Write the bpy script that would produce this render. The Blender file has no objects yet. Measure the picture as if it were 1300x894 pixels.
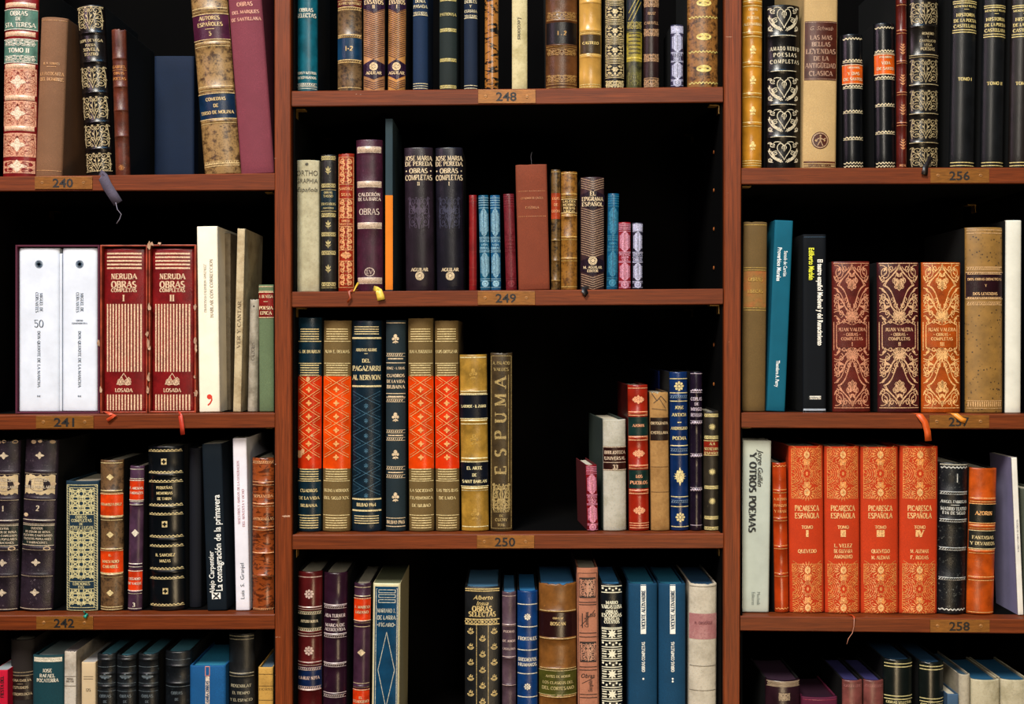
import bpy, math, random
from mathutils import Matrix, Vector, noise

# ------------------------------------------------------------------ camera, world, lights, exposure
scene = bpy.context.scene
DIST = 1.4                      # metres from the lens to the front of the bookcase; 1 px of the photo = 1 mm there
HX, HY = 650.0, 430.0           # the point the lens looks straight at
cam_data = bpy.data.cameras.new('camera')
cam = bpy.data.objects.new('camera', cam_data)
scene.collection.objects.link(cam)
cam.location = (0, -DIST, 0)
cam.rotation_euler = (math.pi/2, 0, 0)
cam_data.sensor_width = 36
cam_data.lens = 36*1400/1300
cam_data.shift_y = -17/1300
cam_data.clip_start = 0.01
scene.camera = cam
vs = scene.view_settings
vs.view_transform = 'Standard'
vs.look = 'None'
vs.gamma = 1
vs.use_curve_mapping = False
vs.exposure = 0.0
world = bpy.data.worlds.new('world')
scene.world = world
world.use_nodes = True
world.node_tree.nodes['Background'].inputs[0].default_value = (0.5, 0.6, 0.8, 1)
world.node_tree.nodes['Background'].inputs[1].default_value = 0.012

def area_light(name, loc, target, sx, sy, power, col):
    l = bpy.data.lights.new(name, 'AREA')
    l.shape = 'RECTANGLE'; l.size = sx; l.size_y = sy
    l.energy = power; l.color = col
    o = bpy.data.objects.new(name, l)
    scene.collection.objects.link(o)
    o.location = loc
    d = Vector(target)-Vector(loc)
    o.rotation_euler = d.to_track_quat('-Z', 'Y').to_euler()
    return o
area_light('ceiling_lamp_light', (-1.2, -3.1, 4.0), (0.0, 0, 0.0), 1.3, 1.3, 450, (1.0, 0.94, 0.84))
area_light('front_fill_light', (0.3, -2.6, 1.1), (0.0, 0, 0.0), 0.35, 0.9, 30, (1.0, 0.91, 0.78))  # unseen fill, added for the vertical highlights on the spines
area_light('low_warm_fill_light', (0.55, -1.9, -0.8), (0.2, 0, -0.25), 0.35, 0.5, 13, (1.0, 0.76, 0.46))  # unseen fill, added to make the lower wood brighter and more orange
area_light('pink_fill_light', (-1.6, -1.3, 1.1), (-0.45, 0, 0.35), 0.4, 0.7, 8, (1.0, 0.66, 0.85))  # unseen fill, added to tint the upper left pink
area_light('cool_ceiling_light', (0.0, -1.0, 2.1), (0, 0.05, -0.4), 1.6, 0.35, 20, (0.20, 0.58, 1.0))

# ------------------------------------------------------------------ helpers
def px(x, d=0.0):               # photo column -> metres, on the plane d metres behind the bookcase front
    return (x-HX)/1000*(DIST+d)/DIST
def pz(y, d=0.0):
    return (HY-y)/1000*(DIST+d)/DIST
def lin(c):
    c /= 255
    c = c/12.92 if c <= 0.04045 else ((c+0.055)/1.055)**2.4
    return c**1.13
def hexc(h):
    h = h.lstrip('#')
    return tuple(lin(int(h[i:i+2], 16)) for i in (0, 2, 4))+(1,)

MATS = {}
def M(key):
    """'kind:#rrggbb[:#rrggbb]' -> a procedural material"""
    if key in MATS: return MATS[key]
    p = key.split(':'); kind = p[0]; c1 = hexc(p[1]); c2 = hexc(p[2]) if len(p) > 2 else None
    m = bpy.data.materials.new(key.replace(':', '_').replace('#', '')); m.use_nodes = True
    nt = m.node_tree; N = nt.nodes; L = nt.links
    b = N['Principled BSDF']
    geo = N.new('ShaderNodeNewGeometry')
    def noi(scale, detail=3, rough=0.6, vec=None, dist=0):
        n = N.new('ShaderNodeTexNoise'); n.inputs['Scale'].default_value = scale
        n.inputs['Detail'].default_value = detail; n.inputs['Roughness'].default_value = rough
        n.inputs['Distortion'].default_value = dist
        L.new(vec or geo.outputs['Position'], n.inputs['Vector']); return n.outputs[0]
    def maprange(v, a, bb, c=0, d=1):
        n = N.new('ShaderNodeMapRange'); L.new(v, n.inputs[0])
        for i, q in enumerate((a, bb, c, d)): n.inputs[i+1].default_value = q
        return n.outputs[0]
    def scalevec(s):
        n = N.new('ShaderNodeMapping'); n.inputs['Scale'].default_value = s
        L.new(geo.outputs['Position'], n.inputs['Vector']); return n.outputs[0]
    def mix(f, a, bb, typ='MIX'):
        n = N.new('ShaderNodeMix'); n.data_type = 'RGBA'; n.blend_type = typ
        if isinstance(f, float): n.inputs[0].default_value = f
        else: L.new(f, n.inputs[0])
        for i, q in ((6, a), (7, bb)):
            if isinstance(q, tuple): n.inputs[i].default_value = q
            else: L.new(q, n.inputs[i])
        return n.outputs[2]
    def mul(c, k): return tuple(min(1, q*k) for q in c[:3])+(1,)
    def bump(v, strength, dist=0.0004):
        n = N.new('ShaderNodeBump'); n.inputs['Strength'].default_value = strength
        n.inputs['Distance'].default_value = dist
        L.new(v, n.inputs['Height']); L.new(n.outputs[0], b.inputs['Normal'])
    ro = 0.5; sp = 0.5
    if kind == 'leather':
        col = mix(maprange(noi(55, 4), .35, .68), mul(c1, .62), mul(c1, 1.25))
        sc = maprange(noi(330, 5, .75), .60, .74)
        col = mix(sc, col, mul(c1, 1.9))
        bump(noi(900, 3), .35); ro = .33; sp = .34
    elif kind == 'shiny':
        col = mix(maprange(noi(45, 3), .35, .68), mul(c1, .75), mul(c1, 1.2))
        bump(noi(1100, 2), .18); ro = .27; sp = .42
    elif kind == 'scuffed':
        col = mix(maprange(noi(50, 4), .35, .7), mul(c1, .5), mul(c1, 1.4))
        c2 = c2 or mul(c1, 4)
        col = mix(maprange(noi(240, 7, .8, None, .4), .59, .80), col, c2)
        bump(noi(600, 4), .5); ro = .4; sp = .4
    elif kind == 'cloth':
        a = noi(1, 2, .5, scalevec((2600, 2600, 500))); bb = noi(1, 2, .5, scalevec((500, 500, 2600)))
        w = mix(.5, a, bb)
        col = mix(maprange(w, .38, .62), mul(c1, .72), mul(c1, 1.22))
        col = mix(maprange(noi(30, 3), .3, .75), col, mul(c1, .8))
        bump(w, .4); ro = .78; sp = .25
    elif kind == 'paper':
        col = mix(maprange(noi(35, 4), .35, .75), c1, mul(c1, .84))
        bump(noi(300, 3), .1); ro = .75; sp = .15
    elif kind == 'stained':
        c2 = c2 or mul(c1, .45)
        col = mix(maprange(noi(38, 6, .7), .45, .72), c1, c2)
        col = mix(maprange(noi(420, 4, .7), .55, .75), col, mul(c1, .6))
        bump(noi(220, 5), .4, .001); ro = .7; sp = .25
    elif kind == 'mottle':
        col = mix(maprange(noi(130, 5, .7), .47, .62), c1, c2)
        col = mix(maprange(noi(420, 4, .7), .56, .68), col, mul(c2, .6))
        bump(noi(700, 3), .3); ro = .4
    elif kind == 'speckle':
        v = N.new('ShaderNodeTexVoronoi'); v.inputs['Scale'].default_value = 230
        L.new(geo.outputs['Position'], v.inputs['Vector'])
        f = maprange(v.outputs['Distance'], .16, .30, 1, 0)
        g = maprange(noi(90, 3), .42, .56)
        f = mix(f, (0, 0, 0, 1), g)
        col = mix(maprange(noi(60, 5), .35, .7), mul(c1, .75), mul(c1, 1.15))
        col = mix(f, col, c2); ro = .5
    elif kind == 'marbled':
        col = mix(maprange(noi(1, 5, .6, scalevec((60, 60, 150)), 1.5), .52, .56), c1, c2)
        ro = .3
    elif kind == 'wood':
        n1 = noi(1, 5, .6, scalevec((6, 60, 260)), .3) if p[3] == 'h' else noi(1, 5, .6, scalevec((260, 60, 6)), .3)
        n2 = noi(1, 3, .6, scalevec((25, 200, 900))) if p[3] == 'h' else noi(1, 3, .6, scalevec((900, 200, 25)))
        col = mix(maprange(n1, .3, .7), c1, c2)
        col = mix(maprange(n2, .46, .72), col, mul(c1, .38))
        sc = maprange(noi(1, 4, .7, scalevec((22, 90, 160))), .715, .73)
        col = mix(sc, col, (.55, .36, .24, 1))
        bump(n2, .15); ro = .5; sp = .25
    elif kind == 'gilt':
        col = mix(maprange(noi(700, 4, .7), .36, .66), mul(c1, .38), mul(c1, 1.08))
        ro = .34; sp = .45
    elif kind == 'brass':
        col = mix(maprange(noi(1, 4, .6, scalevec((80, 80, 500))), .35, .7), mul(c1, .7), mul(c1, 1.2))
        b.inputs['Metallic'].default_value = .35; ro = .42
    else:
        col = mix(maprange(noi(200, 3), .35, .7), c1, mul(c1, .85))
        if kind == 'ink': ro = .6
        if kind == 'satin': ro = .45
        if kind == 'matte': ro = .95; sp = .05
    L.new(col, b.inputs['Base Color'])
    b.inputs['Roughness'].default_value = ro
    b.inputs['Specular IOR Level'].default_value = sp
    MATS[key] = m
    return m

def link(name, verts, faces, mats, midx=None, parent=None, smooth=None):
    me = bpy.data.meshes.new(name)
    me.from_pydata(verts, [], faces)
    for m in mats: me.materials.append(M(m) if isinstance(m, str) else m)
    if midx: me.polygons.foreach_set('material_index', midx)
    if smooth is not None: me.polygons.foreach_set('use_smooth', smooth if isinstance(smooth, list) else [smooth]*len(faces))
    me.update()
    o = bpy.data.objects.new(name, me)
    scene.collection.objects.link(o)
    if parent: o.parent = parent
    return o

def boxgeo(x0, x1, y0, y1, z0, z1, c=0.0):
    """box with chamfered long edges (c) as verts, faces"""
    if c <= 0:
        v = [(x0,y0,z0),(x1,y0,z0),(x1,y1,z0),(x0,y1,z0),(x0,y0,z1),(x1,y0,z1),(x1,y1,z1),(x0,y1,z1)]
        return v, [(0,3,2,1),(4,5,6,7),(0,1,5,4),(1,2,6,5),(2,3,7,6),(3,0,4,7)]
    import bmesh
    bm = bmesh.new()
    v0, f0 = boxgeo(x0, x1, y0, y1, z0, z1)
    vv = [bm.verts.new(q) for q in v0]
    for f in f0: bm.faces.new([vv[i] for i in f])
    bmesh.ops.bevel(bm, geom=bm.edges[:], offset=c, segments=2, affect='EDGES', profile=.5)
    bm.verts.index_update()
    v = [tuple(q.co) for q in bm.verts]; f = [tuple(q.index for q in fa.verts) for fa in bm.faces]
    bm.free()
    return v, f

class Geo:
    """verts and faces gathered under several materials"""
    def __init__(s): s.v = []; s.f = []; s.m = []; s.mats = []; s.s = []
    def add(s, v, f, mat, smooth=False):
        if mat not in s.mats: s.mats.append(mat)
        i = s.mats.index(mat); n = len(s.v)
        s.v += v; s.f += [tuple(a+n for a in q) for q in f]; s.m += [i]*len(f); s.s += [smooth]*len(f)
    def link(s, name, parent=None): return link(name, s.v, s.f, s.mats, s.m, parent, s.s)

# ------------------------------------------------------------------ a serif alphabet made of strokes
def arc(cx, cy, rx, ry, a0, a1, n=9):
    return [(cx+rx*math.cos(math.radians(a0+(a1-a0)*i/n)), cy+ry*math.sin(math.radians(a0+(a1-a0)*i/n))) for i in range(n+1)]
SER = {
 'A': (.76, [('t', [(0,0),(.38,1)]), ('T', [(.38,1),(.76,0)]), ('t', [(.14,.34),(.62,.34)])]),
 'B': (.68, [('T', [(.12,0),(.12,1)]), ('t', [(.12,1),(.38,1)]), ('T', arc(.38,.76,.2,.24,90,-90,6)), ('t', [(.12,.52),(.4,.52)]), ('T', arc(.4,.26,.24,.26,90,-90,6)), ('t', [(.4,0),(.12,0)])]),
 'C': (.74, [('T', arc(.42,.5,.36,.5,50,310)), ('t', [(.66,.9),(.66,.68)])]),
 'D': (.78, [('T', [(.12,0),(.12,1)]), ('t', [(.12,1),(.36,1)]), ('T', arc(.36,.5,.36,.5,90,-90,8)), ('t', [(.36,0),(.12,0)])]),
 'E': (.64, [('T', [(.12,0),(.12,1)]), ('t', [(.12,1),(.58,1)]), ('t', [(.12,.52),(.46,.52)]), ('t', [(.12,0),(.6,0)]), ('t', [(.58,1),(.58,.8)]), ('t', [(.6,0),(.6,.22)])]),
 'F': (.6, [('T', [(.12,0),(.12,1)]), ('t', [(.12,1),(.58,1)]), ('t', [(.12,.52),(.46,.52)]), ('t', [(.58,1),(.58,.8)])]),
 'G': (.8, [('T', arc(.42,.5,.36,.5,50,320)), ('T', [(.72,.42),(.72,.1)]), ('t', [(.52,.42),(.84,.42)])]),
 'H': (.8, [('T', [(.12,0),(.12,1)]), ('T', [(.68,0),(.68,1)]), ('t', [(.12,.52),(.68,.52)])]),
 'I': (.3, [('T', [(.15,0),(.15,1)])]),
 'J': (.46, [('T', [(.3,1),(.3,.2)]), ('t', arc(.15,.2,.15,.2,0,-150,5))]),
 'K': (.76, [('T', [(.12,0),(.12,1)]), ('t', [(.12,.4),(.64,1)]), ('T', [(.3,.6),(.7,0)])]),
 'L': (.6, [('T', [(.12,0),(.12,1)]), ('t', [(.12,0),(.58,0)]), ('t', [(.58,0),(.58,.24)])]),
 'M': (.96, [('t', [(.1,0),(.1,1)]), ('T', [(.1,1),(.46,.1)]), ('t', [(.46,.1),(.82,1)]), ('T', [(.84,1),(.84,0)])]),
 'N': (.8, [('t', [(.12,0),(.12,1)]), ('T', [(.12,1),(.68,0)]), ('t', [(.68,0),(.68,1)])]),
 'O': (.8, [('T', arc(.4,.5,.36,.5,0,360,14))]),
 'P': (.64, [('T', [(.12,0),(.12,1)]), ('t', [(.12,1),(.36,1)]), ('T', arc(.36,.74,.24,.26,90,-90,6)), ('t', [(.36,.48),(.12,.48)])]),
 'Q': (.8, [('T', arc(.4,.5,.36,.5,0,360,14)), ('T', [(.44,.2),(.76,-.16)])]),
 'R': (.74, [('T', [(.12,0),(.12,1)]), ('t', [(.12,1),(.36,1)]), ('T', arc(.36,.74,.24,.26,90,-90,6)), ('t', [(.36,.48),(.12,.48)]), ('T', [(.36,.48),(.7,0)])]),
 'S': (.6, [('T', arc(.3,.75,.22,.25,40,270,7)+arc(.3,.25,.24,.25,90,-140,7))]),
 'T': (.7, [('T', [(.35,0),(.35,.98)]), ('t', [(.02,1),(.68,1)]), ('t', [(.02,1),(.02,.8)]), ('t', [(.68,1),(.68,.8)])]),
 'U': (.8, [('T', [(.12,1),(.12,.3)]+arc(.4,.3,.28,.3,180,360,7)), ('t', [(.68,.3),(.68,1)])]),
 'V': (.76, [('T', [(0,1),(.38,0)]), ('t', [(.38,0),(.76,1)])]),
 'W': (1.08, [('T', [(0,1),(.28,0)]), ('t', [(.28,0),(.54,1)]), ('T', [(.54,1),(.8,0)]), ('t', [(.8,0),(1.08,1)])]),
 'X': (.76, [('T', [(0.02,1),(.74,0)]), ('t', [(.02,0),(.72,1)])]),
 'Y': (.74, [('T', [(0,1),(.37,.48)]), ('t', [(.37,.48),(.74,1)]), ('T', [(.37,.48),(.37,0)])]),
 'Z': (.64, [('t', [(.06,1),(.6,1)]), ('T', [(.6,1),(.04,0)]), ('t', [(.04,0),(.62,0)])]),
 '1': (.36, [('T', [(.2,0),(.2,1)]), ('t', [(.2,1),(.04,.82)])]),
 '2': (.6, [('T', arc(.3,.74,.24,.26,170,-40,7)+[(.04,0)]), ('t', [(.04,0),(.58,0)])]),
 '0': (.64, [('T', arc(.32,.5,.28,.5,0,360,14))]),
 '5': (.6, [('t', [(.12,1),(.54,1)]), ('t', [(.12,1),(.1,.55)]), ('T', arc(.3,.32,.26,.32,120,-150,8))]),
 '6': (.62, [('T', arc(.32,.3,.26,.3,0,360,10)), ('t', arc(.5,.35,.44,.65,175,100,5))]),
 '9': (.62, [('T', arc(.32,.7,.26,.3,0,360,10)), ('t', arc(.14,.65,.44,.65,-5,-80,5))]),
 '3': (.6, [('T', arc(.28,.75,.22,.25,150,-90,7)+arc(.28,.25,.26,.25,90,-150,7))]),
 '4': (.64, [('T', [(.44,0),(.44,1)]), ('t', [(.44,1),(.02,.3)]), ('t', [(.02,.3),(.62,.3)])]),
 '-': (.5, [('T', [(.1,.42),(.4,.42)])]), '.': (.26, [('T', [(.06,.06),(.2,.06)])]), '*': (.36, [('T', [(.04,.5),(.3,.5)]), ('T', [(.17,.36),(.17,.64)])]),
 ',': (.24, [('T', [(.14,.08),(.06,-.14)])]),
}
SER['Ñ'] = (.8, SER['N'][1]+[('t', [(.18,1.16),(.32,1.26),(.46,1.16),(.6,1.26)])])
SER['Ó'] = (.8, SER['O'][1]+[('t', [(.36,1.12),(.52,1.3)])])
SER['É'] = (.64, SER['E'][1]+[('t', [(.28,1.12),(.44,1.3)])])
SER['Í'] = (.3, SER['I'][1]+[('t', [(.12,1.12),(.28,1.3)])])
SER['Ü'] = (.8, SER['U'][1]+[('T', [(.2,1.16),(.3,1.16)]), ('T', [(.5,1.16),(.6,1.16)])])
SER['Á'] = (.76, SER['A'][1]+[('t', [(.32,1.12),(.48,1.3)])])

def serif_quads(txt, bold=1.0, track=.1):
    """list of quads (4 points each) for a line of cap height 1, and its width"""
    out = []; x = 0
    for ch in txt:
        if ch == ' ': x += .42; continue
        if ch not in SER: x += .3; continue
        w, strokes = SER[ch]
        ends = []
        for k, P in strokes:
            for a, bb in ((P[0], P[1]), (P[-1], P[-2])):
                if abs(bb[1]-a[1]) > abs(bb[0]-a[0]): ends.append(a)
        for k, P in strokes:
            th = (.19 if k == 'T' else .085)*bold
            for i in range(len(P)-1):
                (x0, y0), (x1, y1) = P[i], P[i+1]
                dx, dy = x1-x0, y1-y0; l = math.hypot(dx, dy) or 1
                ww = th
                if len(P) > 3 and k == 'T':      # curved strokes thin out where they run flat
                    ww = th*(.45+.62*abs(dy)/l)
                nx, ny = -dy/l*ww/2, dx/l*ww/2
                ex, ey = dx/l*.02, dy/l*.02
                out.append([(x+x0+nx-ex, y0+ny-ey), (x+x0-nx-ex, y0-ny-ey), (x+x1-nx+ex, y1-ny+ey), (x+x1+nx+ex, y1+ny+ey)])
            if len(P) < 4 or k == 'T':
                for a, bb in ((P[0], P[1]), (P[-1], P[-2])):
                    if (abs(a[1]) < .01 or abs(a[1]-1) < .01) and abs(bb[1]-a[1]) > abs(bb[0]-a[0]) and abs(bb[1]-a[1]) > .3:
                        if sum(1 for e in ends if math.hypot(e[0]-a[0], e[1]-a[1]) < .05) < 2:
                            s0 = .17; t = .06*bold**.5
                            sg = 1 if a[1] < .5 else -1
                            out.append([(x+a[0]-s0, a[1]), (x+a[0]+s0, a[1]), (x+a[0]+s0, a[1]+sg*t), (x+a[0]-s0, a[1]+sg*t)])
        x += w+track*1.3
    return out, max(x-track, .1)

FC = {}
def sans_mesh(txt, bold=0.0, shear=0.0):
    k = (txt, bold, shear)
    if k in FC: return FC[k]
    cu = bpy.data.curves.new('t', 'FONT'); cu.body = txt; cu.size = 1; cu.offset = bold; cu.shear = shear; cu.resolution_u = 2
    o = bpy.data.objects.new('t', cu); scene.collection.objects.link(o)
    dg = bpy.context.evaluated_depsgraph_get()
    me = bpy.data.meshes.new_from_object(o.evaluated_get(dg))
    v = [(q.co.x/.72, q.co.y/.72) for q in me.vertices]; f = [tuple(p.vertices) for p in me.polygons]
    bpy.data.objects.remove(o); bpy.data.meshes.remove(me); bpy.data.curves.remove(cu)
    w = max((q[0] for q in v), default=1)
    FC[k] = (v, f, w)
    return FC[k]

# ------------------------------------------------------------------ ornaments: functions giving (strokes, filled polygons) in the box -1..1
def mir(st, fi=()):
    return ([s for s in st]+[[(-x, y) for x, y in s] for s in st], [f for f in fi]+[[(-x, y) for x, y in f] for f in fi])
def spiral(cx, cy, r, a0, turns=1.4, d=1, n=16):
    return [(cx+r*(1-.82*i/n)*math.cos(math.radians(a0)+d*turns*2*math.pi*i/n), cy+r*(1-.82*i/n)*math.sin(math.radians(a0)+d*turns*2*math.pi*i/n)) for i in range(n+1)]
def bez(p0, p1, p2, p3, n=10):
    o = []
    for i in range(n+1):
        t = i/n; u = 1-t
        o.append(tuple(u*u*u*p0[k]+3*u*u*t*p1[k]+3*u*t*t*p2[k]+t*t*t*p3[k] for k in (0, 1)))
    return o
def leaf(x, y, l, w, a):
    ca, sa = math.cos(math.radians(a)), math.sin(math.radians(a))
    P = [(0, 0), (l*.35, w), (l*.7, w*.7), (l, 0), (l*.7, -w*.7), (l*.35, -w)]
    return [(x+p*ca-q*sa, y+p*sa+q*ca) for p, q in P]
def disc(x, y, r, n=10, ry=None): return [(x+r*math.cos(2*math.pi*i/n), y+(ry or r)*math.sin(2*math.pi*i/n)) for i in range(n)]
def o_diamond(): return [], [[(0, 1), (1, 0), (0, -1), (-1, 0)]]
def o_quatre(): return [], [leaf(0, 0, 1, .36, a) for a in (0, 90, 180, 270)]+[disc(0, 0, .25)]
def o_star(n=8, w=.16): return [], [leaf(0, 0, 1, w, 360*i/n) for i in range(n)]
def o_star12(): return o_star(12, .12)
def o_rosette():
    return [disc(0, 0, .5, 14)+[(.5, 0)]], [disc(.74*math.cos(i*math.pi/4), .74*math.sin(i*math.pi/4), .25, 8) for i in range(8)]+[leaf(0, 0, .45, .1, i*60) for i in range(6)]
def o_flower():
    return [bez((0, -.05), (.05, -.4), (-.1, -.7), (.1, -1))], [leaf(0, .1, .85, .3, a) for a in (90, 40, 140, -5, 185)]+[leaf(0, -.45, .6, .14, -20), leaf(0, -.45, .6, .14, 200), leaf(.03, -.75, .4, .1, -30), leaf(.03, -.75, .4, .1, 210)]
def o_tulip():
    return [[(0, -1), (0, .2)]], [leaf(0, -.1, 1.1, .22, 90), leaf(0, -.3, 1.1, .2, 55), leaf(0, -.3, 1.1, .2, 125), leaf(0, -.7, .9, .14, 35), leaf(0, -.7, .9, .14, 145)]
def o_rose():
    return [bez((0, 0), (.1, -.4), (-.15, -.6), (.05, -1))], [disc(0, .5, .42), disc(-.5, -.05, .3), disc(.5, 0, .3), leaf(0, -.55, .75, .2, 205), leaf(0, -.5, .75, .2, -25), disc(0, -.05, .2)]
def o_cartouche():
    s, f = [], []
    for a in (0, 180): f.append(leaf(0, 0, 1, .3, a))
    for a in (90, 270): f.append(leaf(0, 0, 1, .28, a))
    for sx in (-1, 1):
        for sy in (-1, 1): f.append(disc(.45*sx, .42*sy, .22)); f.append(disc(.75*sx, .2*sy, .13))
    return s, f
def o_fern():
    f = [leaf(0, -1, 2, .09, 90)]
    for i in range(4):
        y = -.85+i*.45; l = .95-abs(i-1.2)*.22
        f += [leaf(0, y, l, .085, 35), leaf(0, y, l, .085, 145)]
    return [], f
def o_arab():       # fine foliage scrolls
    s = [bez((0, -1), (.1, -.5), (.45, -.1), (.55, .45)), spiral(.55, .62, .3, -90, 1.3, 1), spiral(.72, .05, .27, 180, 1.3, -1), spiral(.62, -.6, .32, 100, 1.4, -1),
         spiral(.22, .62, .2, 0, 1.2, 1), spiral(.25, -.3, .22, -60, 1.3, 1), bez((.9, -.95), (1, -.4), (.98, .3), (.85, .95)), bez((0, -.6), (.1, 0), (.2, .3), (0, .6)),
         spiral(.88, .8, .14, 0, 1, 1), spiral(.9, -.25, .12, 0, 1, 1), spiral(.3, -.82, .16, 90, 1.1, -1)]
    f = [leaf(.1, .0, .35, .07, 60), leaf(.5, .2, .3, .06, 120), leaf(.45, -.1, .3, .06, 20), leaf(0, .55, .3, .08, 90), leaf(.8, .45, .25, .06, 60), leaf(.4, -.55, .25, .06, -10), leaf(.12, .88, .25, .05, 0)]
    return mir(s, f)
def o_heart():      # heart with heavy curling leaves
    s = [bez((0, -.75), (.15, -.2), (.6, .2), (.42, .62)), bez((.42, .62), (.3, .95), (.05, .8), (0, .45)), spiral(.72, .68, .2, -120, 1.2, 1), spiral(.58, -.1, .22, 120, 1.3, -1), spiral(.86, -.72, .16, 90, 1.2, -1),
         bez((.1, -.95), (.4, -.6), (.7, -.6), (.95, .35)), bez((.2, -.98), (.5, -.75), (.8, -.7), (1, .2)), spiral(.35, -.72, .18, 180, 1.2, 1), spiral(.9, .85, .12, 0, 1, 1), bez((.13, .3), (.18, .5), (.1, .6), (0, .65)), bez((.22, .9), (.4, 1), (.6, 1), (.66, .9))]
    f = [leaf(.3, -.85, .9, .09, 48), leaf(.62, -.55, .75, .07, 75), leaf(.0, .0, .55, .1, 90), leaf(.7, -.95, .35, .07, 20), leaf(.95, .0, .4, .05, 95)]
    return mir(s, f)
def o_damask():     # half of a large ogee damask: flower towards y=+1
    s = []
    for k in (0, .09):
        s += [bez((0, -.98+k), (.25, -.6), (.55, -.55), (.8-k, -.28)), bez((.8-k, -.28), (.3, -.15), (.3, .2), (.02+k, .55)),
              bez((.98, .05+k), (.5, .1), (.5, .45), (.1, .62+k)), bez((.98, .62-k), (.7, .5), (.45, .72), (.2, .84))]
    s += [spiral(.62, .28, .2, 150, 1.3, -1), spiral(.82, .1, .14, 90, 1.2, 1), spiral(.72, -.72, .24, 200, 1.4, -1), spiral(.42, -.84, .14, 0, 1.2, 1), spiral(.86, -.5, .12, 90, 1.2, 1), spiral(.82, .42, .14, 0, 1.2, -1),
          bez((.1, -.7), (.3, -.45), (.35, -.35), (0, -.1)), bez((.95, -.95), (.6, -.98), (.5, -.7), (.8, -.6)), spiral(.25, -.42, .12, 200, 1.1, 1), spiral(.62, .66, .14, 90, 1.2, 1), spiral(.35, .2, .1, 90, 1, 1),
          bez((.98, -.2), (.7, -.1), (.55, 0), (.4, .4)), bez((.55, -.5), (.75, -.35), (.95, -.4), (.98, -.6)), bez((.15, -.9), (.3, -.7), (.5, -.75), (.55, -.98)), spiral(.14, -.25, .1, 0, 1.1, 1), spiral(.9, .26, .1, 200, 1.1, 1), spiral(.2, .38, .11, 200, 1.1, -1), spiral(.45, .9, .1, 0, 1, 1), spiral(.75, .95, .09, 0, 1, 1), bez((.98, .75), (.85, .7), (.75, .8), (.72, .98))]
    f = [leaf(0, -.45, .35, .09, 90), leaf(0, -.45, .3, .07, 45), leaf(0, -.45, .25, .06, 0), leaf(0, -.55, .25, .06, -45), leaf(.75, .3, .3, .06, 100), leaf(.5, .4, .3, .05, 20), leaf(.9, -.2, .28, .05, 140), leaf(.6, -.9, .25, .05, 40), leaf(.88, .8, .25, .05, 160), leaf(0, -.98, .22, .07, 90)]
    for a in (90, 60, 30, 0, -35, -70): 
        c, q = math.cos(math.radians(a)), math.sin(math.radians(a))
        s.append([(.1*c, .78+.07*q), (.3*c+.04*q, .78+.16*q-.03*c), (.38*c, .78+.22*q), (.3*c-.04*q, .78+.16*q+.03*c), (.1*c, .78+.07*q)])
    return mir(s, f)
def o_picaresca():  # lace panel: two sunbursts, an eight-pointed star and side arcs
    s, f = [], []
    for cy in (-.76, .76):
        f += [disc(0, cy, .1, 10, .075)]
        s += [disc(0, cy, .2, 12, .15)+[(.2, cy)]]
        for i in range(16):
            a = 360*i/16+12
            f.append([(x, cy+(y-cy)*.62) for x, y in leaf(.24*math.cos(math.radians(a)), cy+.24*math.sin(math.radians(a)), .36, .035, a)])
    for r in (.34, .26):
        P = []
        for i in range(17):
            q = r*(1.18 if i % 2 else .86); P.append((q*math.cos(i*math.pi/8), q*.75*math.sin(i*math.pi/8)))
        s.append(P)
    f.append(disc(0, 0, .08))
    for y in (-.45, .45):
        f += [disc(0, y, .09), disc(.13, y+.06, .08), disc(-.13, y+.06, .08), disc(.13, y-.06, .08), disc(-.13, y-.06, .08)]
    q = []
    for k in range(5):
        q += [arc(1, 0, .28+.12*k, .18+.08*k, 90, 270, 8)]
        q += [arc(1, 1, .2+.11*k, .16+.08*k, 180, 270, 6), arc(1, -1, .2+.11*k, .16+.08*k, 90, 180, 6)]
    for i in range(8):
        q.append([(.97, -.95+i*.27), (.72, -.86+i*.27), (.97, -.77+i*.27)])
    s2, f2 = mir(q)
    rnd = random.Random(4)
    for i in range(420):
        x, y = rnd.uniform(-.97, .97), rnd.uniform(-.97, .97)
        if abs(x) > .3 or abs(abs(y)-.4) < .2: f.append(disc(x, y, rnd.uniform(.015, .03), 4))
    s += [[(-1, -1), (1, -1), (1, 1), (-1, 1), (-1, -1)]]
    return s+s2, f+f2
def o_knot():       # one cell of interlace
    s = [[(-1, -1), (-.35, -.35), (.35, .35), (1, 1)], [(-1, 1), (-.35, .35), (.35, -.35), (1, -1)],
         [(-.95, -.55), (-.6, -.3), (-.6, .3), (-.95, .55)], [(.95, -.55), (.6, -.3), (.6, .3), (.95, .55)],
         [(-.55, .95), (-.25, .62), (.25, .62), (.55, .95)], [(-.55, -.95), (-.25, -.62), (.25, -.62), (.55, -.95)]]
    return s, []
def o_scroll():     # thick leaf scrolls facing each other
    s = [spiral(.5, .55, .42, -60, 1.1, 1), spiral(.5, -.55, .42, 60, 1.1, -1), bez((.15, .1), (.6, .15), (1, .1), (.9, .5))]
    f = [leaf(.1, .0, .8, .16, 40), leaf(.1, .0, .8, .16, -40), leaf(.85, .2, .7, .13, 95), leaf(.85, -.2, .7, .13, -95), leaf(0, .55, .4, .13, 90), leaf(0, -.55, .4, .13, -90), disc(.45, .5, .16), disc(.45, -.5, .16), leaf(.3, .95, .4, .1, -20), leaf(.3, -.95, .4, .1, 20)]
    return mir(s, f)
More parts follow.
